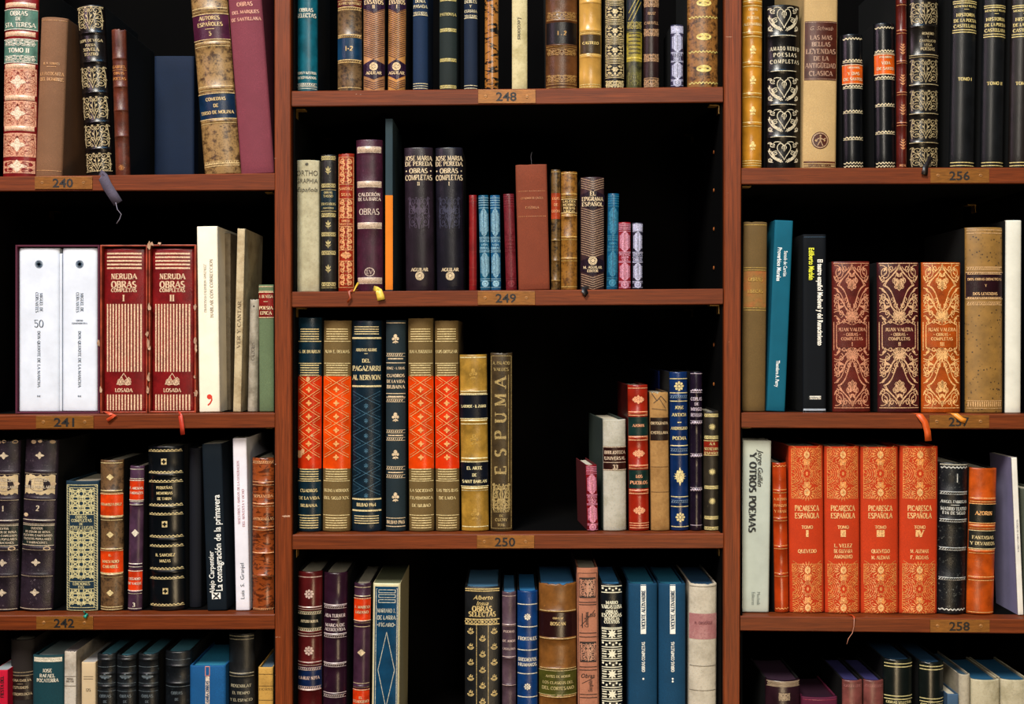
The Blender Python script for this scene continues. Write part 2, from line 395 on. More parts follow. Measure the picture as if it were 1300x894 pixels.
def o_panelflower():
    s = [[(-1, -1), (1, -1), (1, 1), (-1, 1), (-1, -1)]]
    q, f = [spiral(.68, .5, .26, 90, 1.1, 1), spiral(.68, -.5, .26, -90, 1.1, -1)], [leaf(.5, 0, .45, .14, 0), leaf(.3, -.6, .5, .12, 20), leaf(.3, .6, .5, .12, -20), leaf(.1, -.9, .45, .1, 20), leaf(.9, .6, .3, .08, 110), leaf(.9, -.6, .3, .08, -110)]
    q, f = mir(q, f)
    f += [leaf(0, .05, .45, .17, a) for a in range(0, 360, 60)]+[leaf(0, -.9, .6, .12, 90)]
    return s+q, f
def o_bird():       # crescent with three ticks
    return [arc(0, 0, .9, .85, 190, 350, 8), arc(0, .12, .7, .6, 200, 340, 8), [(.4, 0), (.55, .75)], [(0, .1), (.05, .95)], [(-.4, 0), (-.3, .7)], [(-.4, .2), (.4, .35)]], []
def o_seal():
    s = [disc(0, 0, 1, 18)+[(1, 0)], disc(0, 0, .72, 14)+[(.72, 0)]]
    return s, [leaf(0, 0, .6, .2, a) for a in range(0, 360, 60)]
def o_tube():       # nested rounded upright rods
    s = []
    for x, t in ((0, 1), (.22, .82), (.44, .9), (.7, .72), (.92, .66)):
        for sg in ((1, -1) if x else (1,)): s.append([(sg*x, -t), (sg*x, t)])
    for r, t in ((.3, .9), (.56, .8)):
        s.append([(-r, -t), (-r, t)]+arc(0, t, r, .1, 180, 0, 6)+[(r, -t)]+arc(0, -t, r, .1, 360, 180, 6))
    return s, []
def o_crest():
    s, f = o_arab()
    return s, f+[disc(0, .1, .28, 8), leaf(0, .3, .6, .2, 90), leaf(0, -.2, .7, .2, 270), leaf(.2, 0, .6, .14, 30), leaf(-.2, 0, .6, .14, 150)]
def o_figure():     # a striding figure as on a coin
    return [[(0, .5), (.05, .0), (.35, -.75)], [(.05, .0), (-.35, -.7)], [(0, .35), (.45, .1), (.7, .3)], [(0, .35), (-.4, .15), (-.5, -.15)], disc(0, 0, 1, 20)+[(1, 0)]], [disc(.02, .65, .14), leaf(.03, -.1, .65, .14, 92)]

# ------------------------------------------------------------------ decoration laid on a spine
class Deco:
    def __init__(s, b, gilt, off=.00008): s.b = b; s.g = Geo(); s.gilt = gilt; s.off = off
    def put(s, pts, faces, mat=None, layer=1):         # pts in px: (u from the spine's middle, v photo row)
        b = s.b; off = s.off+.00013*layer
        s.g.add([b.S(u*b.k, b.V(v), off) for u, v in pts], faces, mat or s.gilt)
        return s
    def rect(s, u0, u1, y0, y1, mat=None, layer=1, n=20):
        ny = max(1, int(abs(y1-y0)/3)+1)
        P = [(u0+(u1-u0)*i/n, y0+(y1-y0)*j/ny) for j in range(ny+1) for i in range(n+1)]
        F = [(j*(n+1)+i, j*(n+1)+i+1, (j+1)*(n+1)+i+1, (j+1)*(n+1)+i) for j in range(ny) for i in range(n)]
        s.put(P, F, mat, layer)
        return s
    def line(s, y, t=1.0, mat=None, w=.95, layer=2):
        for yy in (y if isinstance(y, (list, tuple)) else [y]):
            s.rect(-s.b.hw*w, s.b.hw*w, yy-t/2, yy+t/2, mat, layer)
        return s
    def stroke(s, P, w, mat=None, layer=2):
        V, F = [], []
        for i in range(len(P)-1):
            (x0, y0), (x1, y1) = P[i], P[i+1]
            dx, dy = x1-x0, y1-y0; l = math.hypot(dx, dy)
            if l < 1e-6: continue
            m = int(abs(dx)/2)+1 if s.b.bulge > .002 else 1
            nx, ny = -dy/l*w/2, dx/l*w/2; ex, ey = dx/l*w*.2, dy/l*w*.2
            n = len(V)
            for j in range(m+1):
                f = j/m; cx, cy = x0-ex+(dx+2*ex)*f, y0-ey+(dy+2*ey)*f
                V += [(cx+nx, cy+ny), (cx-nx, cy-ny)]
            F += [(n+2*j, n+2*j+1, n+2*j+3, n+2*j+2) for j in range(m)]
        if V: s.put(V, F, mat, layer)
        return s
    def wave(s, y, amp=1.6, n=6, t=1.2, mat=None, w=.9):
        for yy in (y if isinstance(y, (list, tuple)) else [y]):
            P = [(s.b.hw*w*(-1+2*i/(n*4)), yy+amp*math.sin(i*math.pi/2)) for i in range(n*4+1)]
            s.stroke(P, t, mat)
        return s
    def rope(s, y, t=1.8, mat=None, w=.93, step=2.6):
        for yy in (y if isinstance(y, (list, tuple)) else [y]):
            s.line(yy-t*.75, .5, mat, w); s.line(yy+t*.75, .5, mat, w)
            n = int(2*s.b.hw*w/step); V, F = [], []
            for i in range(n):
                x = -s.b.hw*w+i*step; k = len(V)
                V += [(x, yy+t*.5), (x+step*.45, yy+t*.5), (x+step*.95, yy-t*.5), (x+step*.5, yy-t*.5)]; F.append((k, k+1, k+2, k+3))
            s.put(V, F, mat, 2)
        return s
    def chain(s, y, h=5, mat=None, w=.9, n=4):    # row of linked loops between two lines
        for yy in (y if isinstance(y, (list, tuple)) else [y]):
            s.line([yy-h/2, yy+h/2], .8, mat, w)
            W = s.b.hw*w
            for i in range(n):
                cx = -W+2*W*(i+.5)/n
                s.stroke([(cx+a*W/n*.95, yy+b_*h*.36) for a, b_ in disc(0, 0, 1, 8)+[(1, 0)]], .8, mat)
                s.put([(cx+a*W/n*.4, yy+b_*h*.22) for a, b_ in disc(0, 0, 1, 6)], [tuple(range(6))], mat, 2)
        return s
    def orn(s, fn, y, sx, sy=None, u=0, lw=.8, mat=None, flip=1, layer=2):
        st, fi = fn() if callable(fn) else fn
        sy = sy or sx
        for yy in (y if isinstance(y, (list, tuple)) else [y]):
            for P in st: s.stroke([(u+p[0]*sx, yy-flip*p[1]*sy) for p in P], lw, mat, layer)
            for P in fi:
                n = len(P); cx = sum(p[0] for p in P)/n; cy = sum(p[1] for p in P)/n
                V = [(u+p[0]*sx, yy-flip*p[1]*sy) for p in P]+[(u+cx*sx, yy-flip*cy*sy)]
                s.put(V, [(i, (i+1) % n, n) for i in range(n)], mat, layer)
        return s
    def _lay(s, quads, w, y, h, u, maxw, rot, mat, layer, stretch):
        sx = h*stretch
        if w*sx > maxw: sx = maxw/w
        V, F = [], []
        for q, idx in quads:
            n = len(V)
            for (a, b_) in q:
                lx, ly = (a-w/2)*sx, (b_-.5)*h
                if rot == 0: V.append((u+lx, y-ly))
                elif rot == 1: V.append((u-ly, y-lx))       # reads upwards
                else: V.append((u+ly, y+lx))                # reads downwards
            F += [tuple(i+n for i in f) for f in idx]
        s.put(V, F, mat, layer)
    def text(s, txt, y, h=5, mat=None, u=0, maxw=None, bold=1.25, rot=0, layer=3, stretch=.95, track=.1):
        q, w = serif_quads(txt, bold, track)
        if rot:          # long strokes across a round back are cut up so that they follow it
            q2 = []
            for A in q:
                m = max(1, int(math.hypot(A[3][0]-A[0][0], A[3][1]-A[0][1])*h/2.5))
                for i in range(m):
                    f0, f1 = i/m, (i+1)/m
                    q2.append([(A[0][0]+(A[3][0]-A[0][0])*f0, A[0][1]+(A[3][1]-A[0][1])*f0), (A[1][0]+(A[2][0]-A[1][0])*f0, A[1][1]+(A[2][1]-A[1][1])*f0),
                               (A[1][0]+(A[2][0]-A[1][0])*f1, A[1][1]+(A[2][1]-A[1][1])*f1), (A[0][0]+(A[3][0]-A[0][0])*f1, A[0][1]+(A[3][1]-A[0][1])*f1)])
            q = q2
        s._lay([(a, [(0, 1, 2, 3)]) for a in q], w, y, h, u, maxw or (2*s.b.hw*.88 if rot == 0 else 1e9), rot, mat, layer, stretch)
        return s
    def texts(s, rows, mat=None, **k):            # rows of (text, photo row, cap height)
        for r in rows: s.text(r[0], r[1], r[2], mat, **k)
        return s
    def sans(s, txt, y, h=5, mat=None, u=0, maxw=None, bold=.01, rot=0, shear=0, layer=3, stretch=1.0):
        v, f, w = sans_mesh(txt, bold, shear)
        s._lay([(v, f)], w, y, h, u, maxw or (2*s.b.hw*.88 if rot == 0 else 1e9), rot, mat, layer, stretch)
        return s

GOLD = 'gilt:#e3cf9c'
SILV = 'gilt:#e8e0cc'
OGOLD = 'gilt:#f0b878'
SHELF = {   # left edge x, right edge x, top row at left, top row at right (front edge, photo px), face height
 240: (-30, 349, 224.5, 219.8, 18.5, 22), 241: (-30, 349, 527.5, 524.5, 18.8, 19), 242: (-30, 349, 781.8, 780.4, 19, 19), 243: (-30, 349, 1034, 1034, 19, 19),
 248: (370, 918, 115.5, 110, 20, 20), 249: (370, 918, 370.5, 366.6, 20, 20), 250: (370.5, 918.5, 679.2, 677.6, 19, 19), 251: (371, 917, 950, 950, 20, 20),
 256: (941, 1332, 213.2, 212.6, 21, 20.5), 257: (941, 1332, 524.3, 526.6, 19, 19), 258: (939.5, 1332, 782.6, 786.8, 18.5, 18.5), 259: (938, 1332, 1040, 1040, 19, 19),
}
def shelf_row(sh, x):
    a = SHELF[sh]; return a[2]+(a[3]-a[2])*(x-a[0])/(a[1]-a[0])

COUNT = 0
class Book:
    def __init__(s, sh, x0, x1, yt, label, mat, dx=0, kind='r', bulge=None, yaw=0, d=18, D=None, gilt=GOLD, wear=0.0,
                 pages='paper:#b9b3a2', hubs=(), hubh=4.0, board=None, name='book', lift=0.0, grp=None):  # bluish pages values paint cool overhead light onto the page tops
        s.sh = sh; s.d = d/1000; s.s = (DIST+s.d)/DIST; s.k = s.s/1000
        s.x0, s.x1, s.yt = x0, x1, yt
        s.hw = (x1-x0)/2; s.W = s.hw*s.k
        cx = (x0+x1)/2
        s.base = pz(shelf_row(sh, cx))+.0004+lift
        s.h = pz(yt, s.d)-s.base
        s.kind = kind
        w = 2*s.W
        s.bulge = (bulge*1.15/1000 if bulge is not None else (min(.0085, w*.24) if kind == 'r' else min(.0012, w*.05)))
        s.pw = 2.3 if kind == 'r' else 7.0
        if board is None:      # leather-type spines get near-black boards: the shade between books painted in
            board = 'cloth:#0d0c0c' if mat.split(':')[0] in ('leather', 'shiny', 'scuffed', 'mottle', 'marbled', 'speckle') else mat
        s.mat, s.board, s.pages, s.wear = mat, board, pages, wear
        s.D = (D/1000 if D else max(.085, min(.17, s.h*.62)))
        s.yaw = math.radians(yaw); s.lean = math.atan2(dx*s.k, s.h)
        s.cx = cx; s.label = label; s.name = name; s.grp = grp
        s.hubs = [(s.V(y), hubh/2*s.k) for y in hubs]
        s.deco = Deco(s, gilt); s.labels = []; s.seed = (sh*131+int(x0)*7) % 9973
    def V(s, y): return pz(y, s.d)-s.base
    def S(s, u, v, off=0.0):
        t = max(-1.0, min(1.0, u/s.W)); a = abs(t)
        y = s.bulge*a**s.pw
        sl = s.bulge*s.pw*(a**(s.pw-1))/s.W*(1 if t > 0 else -1) if a > 0 else 0
        for vc, hh in s.hubs:
            q = abs(v-vc)/hh
            if q < 1: y -= .0011*(.5+.5*math.cos(q*math.pi))**.6*(1-.55*a**3)
        for e in (v, s.h-v):
            if e < .0016: y += .0009*(1-e/.0016)**2
        n = math.hypot(sl, 1)
        return (u+off*sl/n, y-off/n, v)
    # ---- parts
    def tag(s, y0, y1, col, gilt=None, w=.99, name='title_label', edge=None, ragged=0):
        L = Deco(s, gilt or s.deco.gilt, .00035)
        W = s.W*w; N = 18; v1, v0 = s.V(y0), s.V(y1); nv = max(1, int((v1-v0)/.003))
        rnd = random.Random(int(y0)); V, F = [], []
        for j in range(nv+1):
            for i in range(N+1):
                u = -W+2*W*i/N; v = v0+(v1-v0)*j/nv
                if ragged and j in (0, nv): v += rnd.uniform(-1, 1)*ragged/1000
                V.append(s.S(u, v, .0002))
        F = [(j*(N+1)+i, j*(N+1)+i+1, (j+1)*(N+1)+i+1, (j+1)*(N+1)+i) for j in range(nv) for i in range(N)]
        L.g.add(V, F, col, True)
        if edge: L.line([y0+.8, y1-.8], .9, edge if isinstance(edge, str) else None, w)
        s.labels.append((L, name)); L.lname = name
        return L
    def build(s):
        e = bpy.data.objects.new(s.name, None); e.empty_display_size = .02
        scene.collection.objects.link(e)
        th = s.lean
        Rm = Matrix.Rotation(s.yaw, 4, 'Z') @ Matrix.Rotation(th, 4, 'Y')
        e.rotation_euler = Rm.to_euler()
        x = px(s.cx, s.d)
        e.location = (x, s.d, s.base+s.W*abs(math.sin(th)))
        s.mw = Matrix.Translation(e.location) @ Rm
        e['label'] = s.label; e['category'] = 'book'; e['group'] = s.grp or 'books on shelf %d' % s.sh
        rnd = random.Random(s.seed)
        W, h, D, b = s.W, s.h, s.D, s.bulge
        t = min(.0026, W*.2) if s.kind == 'r' else (min(.0022, W*.16) if s.kind == 'f' else .0007)
        ins = .003 if s.kind in 'rf' else .0002
        # spine: a curved shell with its decoration
        rows = {0, .0004, .0009, .0016, h-.0016, h-.0009, h-.0004, h}
        for vc, hh in s.hubs:
            for q in (-1, -.7, -.4, 0, .4, .7, 1):
                if 0 < vc+q*hh < h: rows.add(vc+q*hh)
        n = max(2, int(h/.02))
        for i in range(1, n): rows.add(h*i/n)
        rows = sorted(rows)
        N = 16; us = [-W+2*W*i/N for i in range(N+1)]
        yb = b+(.006 if s.kind == 'r' else .003)
        V, F = [], []
        m = N+3
        jit = [(rnd.uniform(-1, 1)*.6+noise.noise(Vector((u*90, s.seed, 0)))*1.6)*s.wear/1000 for u in us]
        for inner in (0, 1):
            for v in rows:
                k = 1-inner*.9*t/W
                for i in range(-1, N+2):
                    if i == -1 or i == N+1:
                        u = (-W if i < 0 else W)*.992; p = (u*k, yb, v)
                    else:
                        p = s.S(us[i], v); p = (p[0]*k, p[1]+inner*t*.8, p[2])
                        if v > h-.003 and s.wear: p = (p[0], p[1], p[2]+min(0, jit[i])-abs(jit[i])*.2)
                    V.append(p)
        R = len(rows)
        def I(q, r, c): return (q*R+r)*m+c
        for r in range(R-1):
            for c in range(m-1):
                F.append((I(0,r,c), I(0,r,c+1), I(0,r+1,c+1), I(0,r+1,c)))
                F.append((I(1,r,c+1), I(1,r,c), I(1,r+1,c), I(1,r+1,c+1)))
            for c, o in ((0, 1), (m-1, 0)):
                q = (I(0,r,c), I(0,r+1,c), I(1,r+1,c), I(1,r,c)); F.append(q if o else q[::-1])
        for c in range(m-1):
            F.append((I(0,R-1,c), I(0,R-1,c+1), I(1,R-1,c+1), I(1,R-1,c)))
            F.append((I(0,0,c+1), I(0,0,c), I(1,0,c), I(1,0,c+1)))
        G = Geo(); G.add(V, F, s.mat, True)
        for mi, mat in enumerate(s.deco.g.mats):
            pass
        dg = s.deco.g
        for mat in dg.mats: G.mats.append(mat) if mat not in G.mats else None
        n0 = len(G.v); G.v += dg.v
        for f, mm, sm in zip(dg.f, dg.m, dg.s):
            G.f.append(tuple(a+n0 for a in f)); G.m.append(G.mats.index(dg.mats[mm])); G.s.append(sm)
        G.link('spine', e)
        # boards and page block
        y0 = b+.0025
        for sg in (-1, 1):
            xa, xb = sorted((sg*W, sg*(W-t)))
            v, f = boxgeo(xa, xb, y0, D, 0, h, min(.0005, t*.3))
            link('board' if s.kind in 'rf' else 'cover', v, f, [s.board], None, e, False)
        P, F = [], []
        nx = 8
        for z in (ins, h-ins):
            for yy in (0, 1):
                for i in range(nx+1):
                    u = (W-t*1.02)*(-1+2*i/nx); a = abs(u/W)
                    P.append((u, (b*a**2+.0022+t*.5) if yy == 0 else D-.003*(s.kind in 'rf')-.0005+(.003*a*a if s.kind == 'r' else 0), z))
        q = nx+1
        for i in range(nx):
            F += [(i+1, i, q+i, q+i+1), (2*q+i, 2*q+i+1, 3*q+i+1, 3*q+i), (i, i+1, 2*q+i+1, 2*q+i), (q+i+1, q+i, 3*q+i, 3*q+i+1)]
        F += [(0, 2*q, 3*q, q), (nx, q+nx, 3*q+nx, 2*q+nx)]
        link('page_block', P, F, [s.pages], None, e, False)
        for L, name in s.labels: L.g.link(name, e)
        s.e = e
        return s
    def child_world(s, o):       # parent an object given in world coordinates to this book
        o.parent = s.e; o.matrix_parent_inverse = s.mw.inverted()

def ribbon(book, pts, w, mat, name='bookmark_ribbon', taper=1.0):
    """pts: (photo x, photo row, metres behind the front) centre line of a ribbon seen face on; rows between points interpolated"""
    P = [Vector((px(a, d), d, pz(y, d))) for a, y, d in pts]
    V, F = [], []
    n = len(P)
    for i, p in enumerate(P):
        d = (P[min(i+1, n-1)]-P[max(i-1, 0)]).normalized()
        side = d.cross(Vector((0, 1, 0)))
        if side.length < .25: side = Vector((1, 0, 0))
        side.normalize()
        if side.x < 0: side = -side
        ww = w/1000/2*(1+(taper-1)*i/(n-1))
        nrm = side.cross(d).normalized()*.0003
        V += [tuple(p-side*ww-nrm), tuple(p+side*ww-nrm), tuple(p+side*ww+nrm), tuple(p-side*ww+nrm)]
    for i in range(n-1):
        for k in range(4): F.append((4*i+k, 4*i+(k+1) % 4, 4*i+4+(k+1) % 4, 4*i+4+k))
    F += [(3, 2, 1, 0), tuple(4*(n-1)+k for k in range(4))]
    o = link(name, V, F, [mat], None, None, True)
    book.child_world(o)
    return o

# ------------------------------------------------------------------ the bookcase
WOODV = 'wood:#84401a:#66300f:v'
WOODH = 'wood:#7e3e18:#5c290c:h'
SHADE_BLACK = 'matte:#070606'  # darkness inside the bays, painted as a near-black surface colour
case = bpy.data.objects.new('bookcase', None)
case.location = (0, 0, pz(1058)); scene.collection.objects.link(case)
case['label'] = 'reddish brown wooden library bookcase with dark interior and numbered shelves'
case['category'] = 'bookcase'
CMW = Matrix.Translation(case.location)
def part(name, v, f, mats, parent=case, pmw=CMW, smooth=False, mi=None):
    o = link(name, v, f, mats, mi, None, smooth)
    o.parent = parent; o.matrix_parent_inverse = pmw.inverted()
    return o
# uprights: lean a hair, as the photo shows
ZT, ZB = pz(-200), pz(1058)
def upright(xt0, xt1, xb0, xb1):
    y0, y1 = -.0035, .285
    def X(a, b, z): return px(a+(b-a)*((HY-1000*z)-0)/894)
    V = []
    c = .0012
    for z in (ZB, ZT):
        a, b = X(xt0, xb0, z), X(xt1, xb1, z)
        V += [(a, y0+c, z), (a+c, y0, z), (b-c, y0, z), (b, y0+c, z), (b, y1, z), (a, y1, z)]
    F = [tuple(range(5, -1, -1)), tuple(range(6, 12))]+[(i, (i+1) % 6, 6+(i+1) % 6, 6+i) for i in range(6)]
    part('upright', V, F, [WOODV])
upright(349, 369.5, 350, 371.5)
upright(919, 941, 918, 938.5)
upright(-52, -31, -52, -31)
upright(1333, 1354, 1333, 1354)
BAYS = [(-30, 349), (371.5, 918), (941, 1332)]
v, f = boxgeo(px(-31), px(1333), .262, .27, ZB, ZT); part('back_panel', v, f, [SHADE_BLACK])
for a, b in BAYS:      # thin added sheets painting shade over each bay's wooden sides
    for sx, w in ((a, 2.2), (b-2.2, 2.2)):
        v, f = boxgeo(px(sx)+.0001, px(sx+w), .004, .2619, ZB, ZT); part('side_shade_sheet', v, f, [SHADE_BLACK])
PLAQ = {240: (44.5, 117.5), 241: (46, 119), 242: (46.5, 118.5), 248: (607, 680), 249: (606.5, 679.3), 250: (605.5, 678.3), 256: (1181, 1255.5), 257: (1179.5, 1255.5), 258: (1180.5, 1256)}
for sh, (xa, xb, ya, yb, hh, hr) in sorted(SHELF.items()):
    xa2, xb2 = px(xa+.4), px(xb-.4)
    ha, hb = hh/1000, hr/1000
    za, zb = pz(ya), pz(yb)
    c = .0011; V = []; shade_start = .024      # bare wood in front; shade behind and below painted black
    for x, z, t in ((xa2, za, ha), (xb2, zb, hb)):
        V += [(x, c, z), (x, 0, z-c), (x, 0, z-t+c), (x, c, z-t), (x, .2618, z-t), (x, .2618, z), (x, shade_start, z)]
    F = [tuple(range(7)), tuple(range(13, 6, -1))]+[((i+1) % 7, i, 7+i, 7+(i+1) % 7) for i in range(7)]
    sh_o = part('shelf', V, F, [WOODH, SHADE_BLACK], mi=[0, 0, 0, 0, 0, 1, 1, 1, 0])
    if sh in PLAQ:
        p0, p1 = PLAQ[sh]; G = Geo()
        y0 = shelf_row(sh, (p0+p1)/2); y1 = y0+hh
        z1, z0 = pz(y0+1.2), pz(y1-1.4)
        v, f = boxgeo(px(p0), px(p1), -.0012, .0003, z0, z1, .0003); G.add(v, f, 'brass:#8e5e26')
        for xx in (p0+9.5, p1-11):     # screws
            P = [(px(xx)+a*.0019, -.0017, (z0+z1)/2+b_*.0019) for a, b_ in disc(0, 0, 1, 12)]+[(px(xx)+a*.0024, -.0012, (z0+z1)/2+b_*.0024) for a, b_ in disc(0, 0, 1, 12)]
            G.add(P, [tuple(range(12))]+[(i, 12+i, 12+(i+1) % 12, (i+1) % 12) for i in range(12)], 'brass:#a87844')
            G.add([(px(xx)-.0016, -.00175, (z0+z1)/2-.0003), (px(xx)+.0016, -.00175, (z0+z1)/2-.0003), (px(xx)+.0016, -.00175, (z0+z1)/2+.0003), (px(xx)-.0016, -.00175, (z0+z1)/2+.0003)], [(0, 1, 2, 3)], 'ink:#1a0c06')
        tv, tf, tw = sans_mesh(str(sh), .018, 0)
        hgt = .0112; sx = .0262/tw; cxp = px((p0+p1)/2)-.0008
        # the digits, as solid letters standing 0.3 mm proud
        n = len(tv)
        G.add([(cxp+(a-tw/2)*sx, -.0015, (z0+z1)/2+(b_-.5)*hgt) for a, b_ in tv], tf, 'ink:#0b0706')
        o = G.link('number_plaque'); o.parent = sh_o
        o['label'] = 'brass plaque numbered %d' % sh
# brass shelf supports: each a small bent clip pushed into the side of the bay
def clip(x, y, sgn, z):
    G = Geo()
    v, f = boxgeo(min(x, x+sgn*.013), max(x, x+sgn*.013), y, y+.014, z-.0016, z-.0001, .0003); G.add(v, f, 'brass:#9a7838')
    v, f = boxgeo(min(x, x+sgn*.0015), max(x, x+sgn*.0015), y, y+.014, z-.012, z-.0016, .0003); G.add(v, f, 'brass:#9a7838')
    o = G.link('shelf_support'); o.parent = case; o.matrix_parent_inverse = CMW.inverted()
for sh in SHELF:
    a = SHELF[sh]
    if sh in (251, 243, 259): continue
    for yy in (.012, .215):
        clip(px(a[0])+.0023, yy, 1, pz(a[2]+a[4]))
        clip(px(a[1])-.0023, yy, -1, pz(a[3]+a[5]))
for y in (185, 235, 286, 337, 438, 490, 540, 590, 640):
    G = Geo()
    for zz in (pz(y),):
        P = [(px(915.5), .05+a*.0028, zz+b_*.0028) for a, b_ in disc(0, 0, 1, 10)]+[(px(914.6), .05+a*.002, zz+b_*.002) for a, b_ in disc(0, 0, 1, 10)]
        G.add(P, [tuple(range(10, 20))]+[(i, (i+1) % 10, 10+(i+1) % 10, 10+i) for i in range(10)], 'brass:#c07840')
    o = G.link('shelf_pin_socket'); o.parent = case; o.matrix_parent_inverse = CMW.inverted()

# ================================================================== SHELF 240
b = Book(240, 0, 42.5, -26, 'red leather volume with gilt panels and two green labels, left end of shelf 240', 'leather:#7c1c1e', dx=3, gilt='gilt:#e6bfa0', hubs=(6, 43, 84, 124, 163), hubh=7)
for y in (-16, 6, 43, 84, 124, 163): b.deco.rect(-19, 19, y-3, y+3, None, 1)
for y, s in ((104, 17), (144, 16), (184, 15)):
    b.deco.rect(-20.5, 20.5, y-s, y+s, 'gilt:#d9a284', 1)
    b.deco.orn(o_diamond, y, 15, 12, mat='leather:#7c1c1e', layer=2); b.deco.orn(o_quatre, y, 10, 9, mat='gilt:#ecd6bc', layer=3)
    b.deco.orn(o_arab, y, 20, s-1, lw=.5, mat='leather:#8c3a2c', layer=2)
b.deco.rect(-20, 20, 204, 220, 'gilt:#d9a284', 1); b.deco.orn(o_quatre, 211, 12, 8, mat='gilt:#ecd6bc', layer=3); b.deco.orn(o_scroll, 212, 19, 7, mat='leather:#7c1c1e')
L = b.tag(11, 38, 'leather:#55786a', 'gilt:#e8e2cf', edge=1); L.texts([('OBRAS', 17, 5.5), ('DE', 24, 4.5), ('STA. TERESA', 31.5, 5.5)])
L = b.tag(49, 80, 'leather:#55786a', 'gilt:#e8e2cf', edge=1); L.text('TOMO II', 64, 5.5); L.orn(o_arab, 54.5, 19, 4, lw=.5); L.orn(o_arab, 74, 19, 4, lw=.5)
b.build()
b = Book(240, 43, 76.5, 22, 'plain tan-brown cloth book with faint gilt title on shelf 240', 'cloth:#7e5c42', dx=7.5, bulge=5, gilt='gilt:#d0a070')
b.deco.texts([('B. B. TORRES', 81, 2.6)], maxw=20).line(85, .7, w=.35).texts([('LA INCOGNITA', 94, 4), ('DEL HOMBRE', 101, 4)]).line([217, 26], .6)
b.build()
b = Book(240, 107, 141.5, 6.5, 'black leather book with dense gilt scroll panels and NOVELA TEATRO title', 'shiny:#14100f', dx=-12.5, gilt='gilt:#c9b68c', hubs=(42, 79, 118, 156, 190), hubh=5)
for y, s in ((23, 15), (98.5, 14), (137, 15), (173, 15), (206.5, 12.5)): b.deco.orn(o_arab, y, 15.5, s, lw=.72)
b.deco.texts([('LOPE DE VEGA', 52, 3.2), ('POESIA', 58, 3), ('NOVELA', 63.5, 4), ('TEATRO', 69.5, 3.6)]).line([11-2, 218], .8)
b.build()
ribbon(b, [(126, 221.6, .014), (128, 222.6, .001), (131, 225, -.0022), (136, 236, -.003), (143, 247, -.0035), (150, 258, -.004)], 13, 'cloth:#57505e', taper=.95)
ribbon(b, [(147, 257, -.004), (149, 266, -.004), (154, 272, -.004), (152, 278, -.004), (148, 284, -.004)], .8, 'cloth:#8a8490', name='frayed_thread')
b = Book(240, 145.5, 163.5, 36.5, 'thin worn brown leather book beside the black scroll-panelled one on shelf 240', 'scuffed:#5c2c1a:#a8602c', dx=-5.5, gilt='gilt:#c88a50', wear=1.6, hubs=(74, 110, 140, 173))
b.deco.texts([('GABRIEL', 85, 3.5), ('OBRAS', 93, 3.2), ('POETAS', 100, 3.4)]).line(89, .6).orn(o_fern, 213, 6, 4)
b.build()
b = Book(240, 196, 246, 71, 'deep blue hardback standing at the back of shelf 240, cover outward', 'cloth:#04203c', d=95, D=22, kind='f')
b.build()
b = Book(240, 258, 304, -30, 'marbled calf book with purple and dark blue labels leaning left on shelf 240', 'mottle:#94764a:#4a341c', dx=-20, gilt='gilt:#dcc08c', hubs=(13, 57, 113, 155), hubh=5)
b.deco.line([11, 15, 54.5, 59.5, 110.5, 115.5, 152.5, 157.5, 209, 212], 1.0).rope([208], 2.5)
L = b.tag(18, 52, 'leather:#4a1c34', edge=1); L.texts([('AUTORES', 24, 4.6), ('ESPAÑOLES', 32, 4.6), ('5', 44, 5)]); L.line(38, .7, w=.25)
L = b.tag(119, 153, 'leather:#0c2a44', edge=1); L.texts([('COMEDIAS', 127, 4), ('DE', 135.5, 4), ('TIRSO DE MOLINA', 144, 4)])
b.build()
b = Book(240, 305.5, 347.5, -34, 'plum cloth hardback at the right end of shelf 240', 'cloth:#7c3c48', dx=-19, bulge=4, gilt='gilt:#e0a890')
b.deco.texts([('OBRAS', 6, 5), ('DEL MARQUES', 16, 4), ('DE SANTILLANA', 25, 4)])
b.build()
bk = None

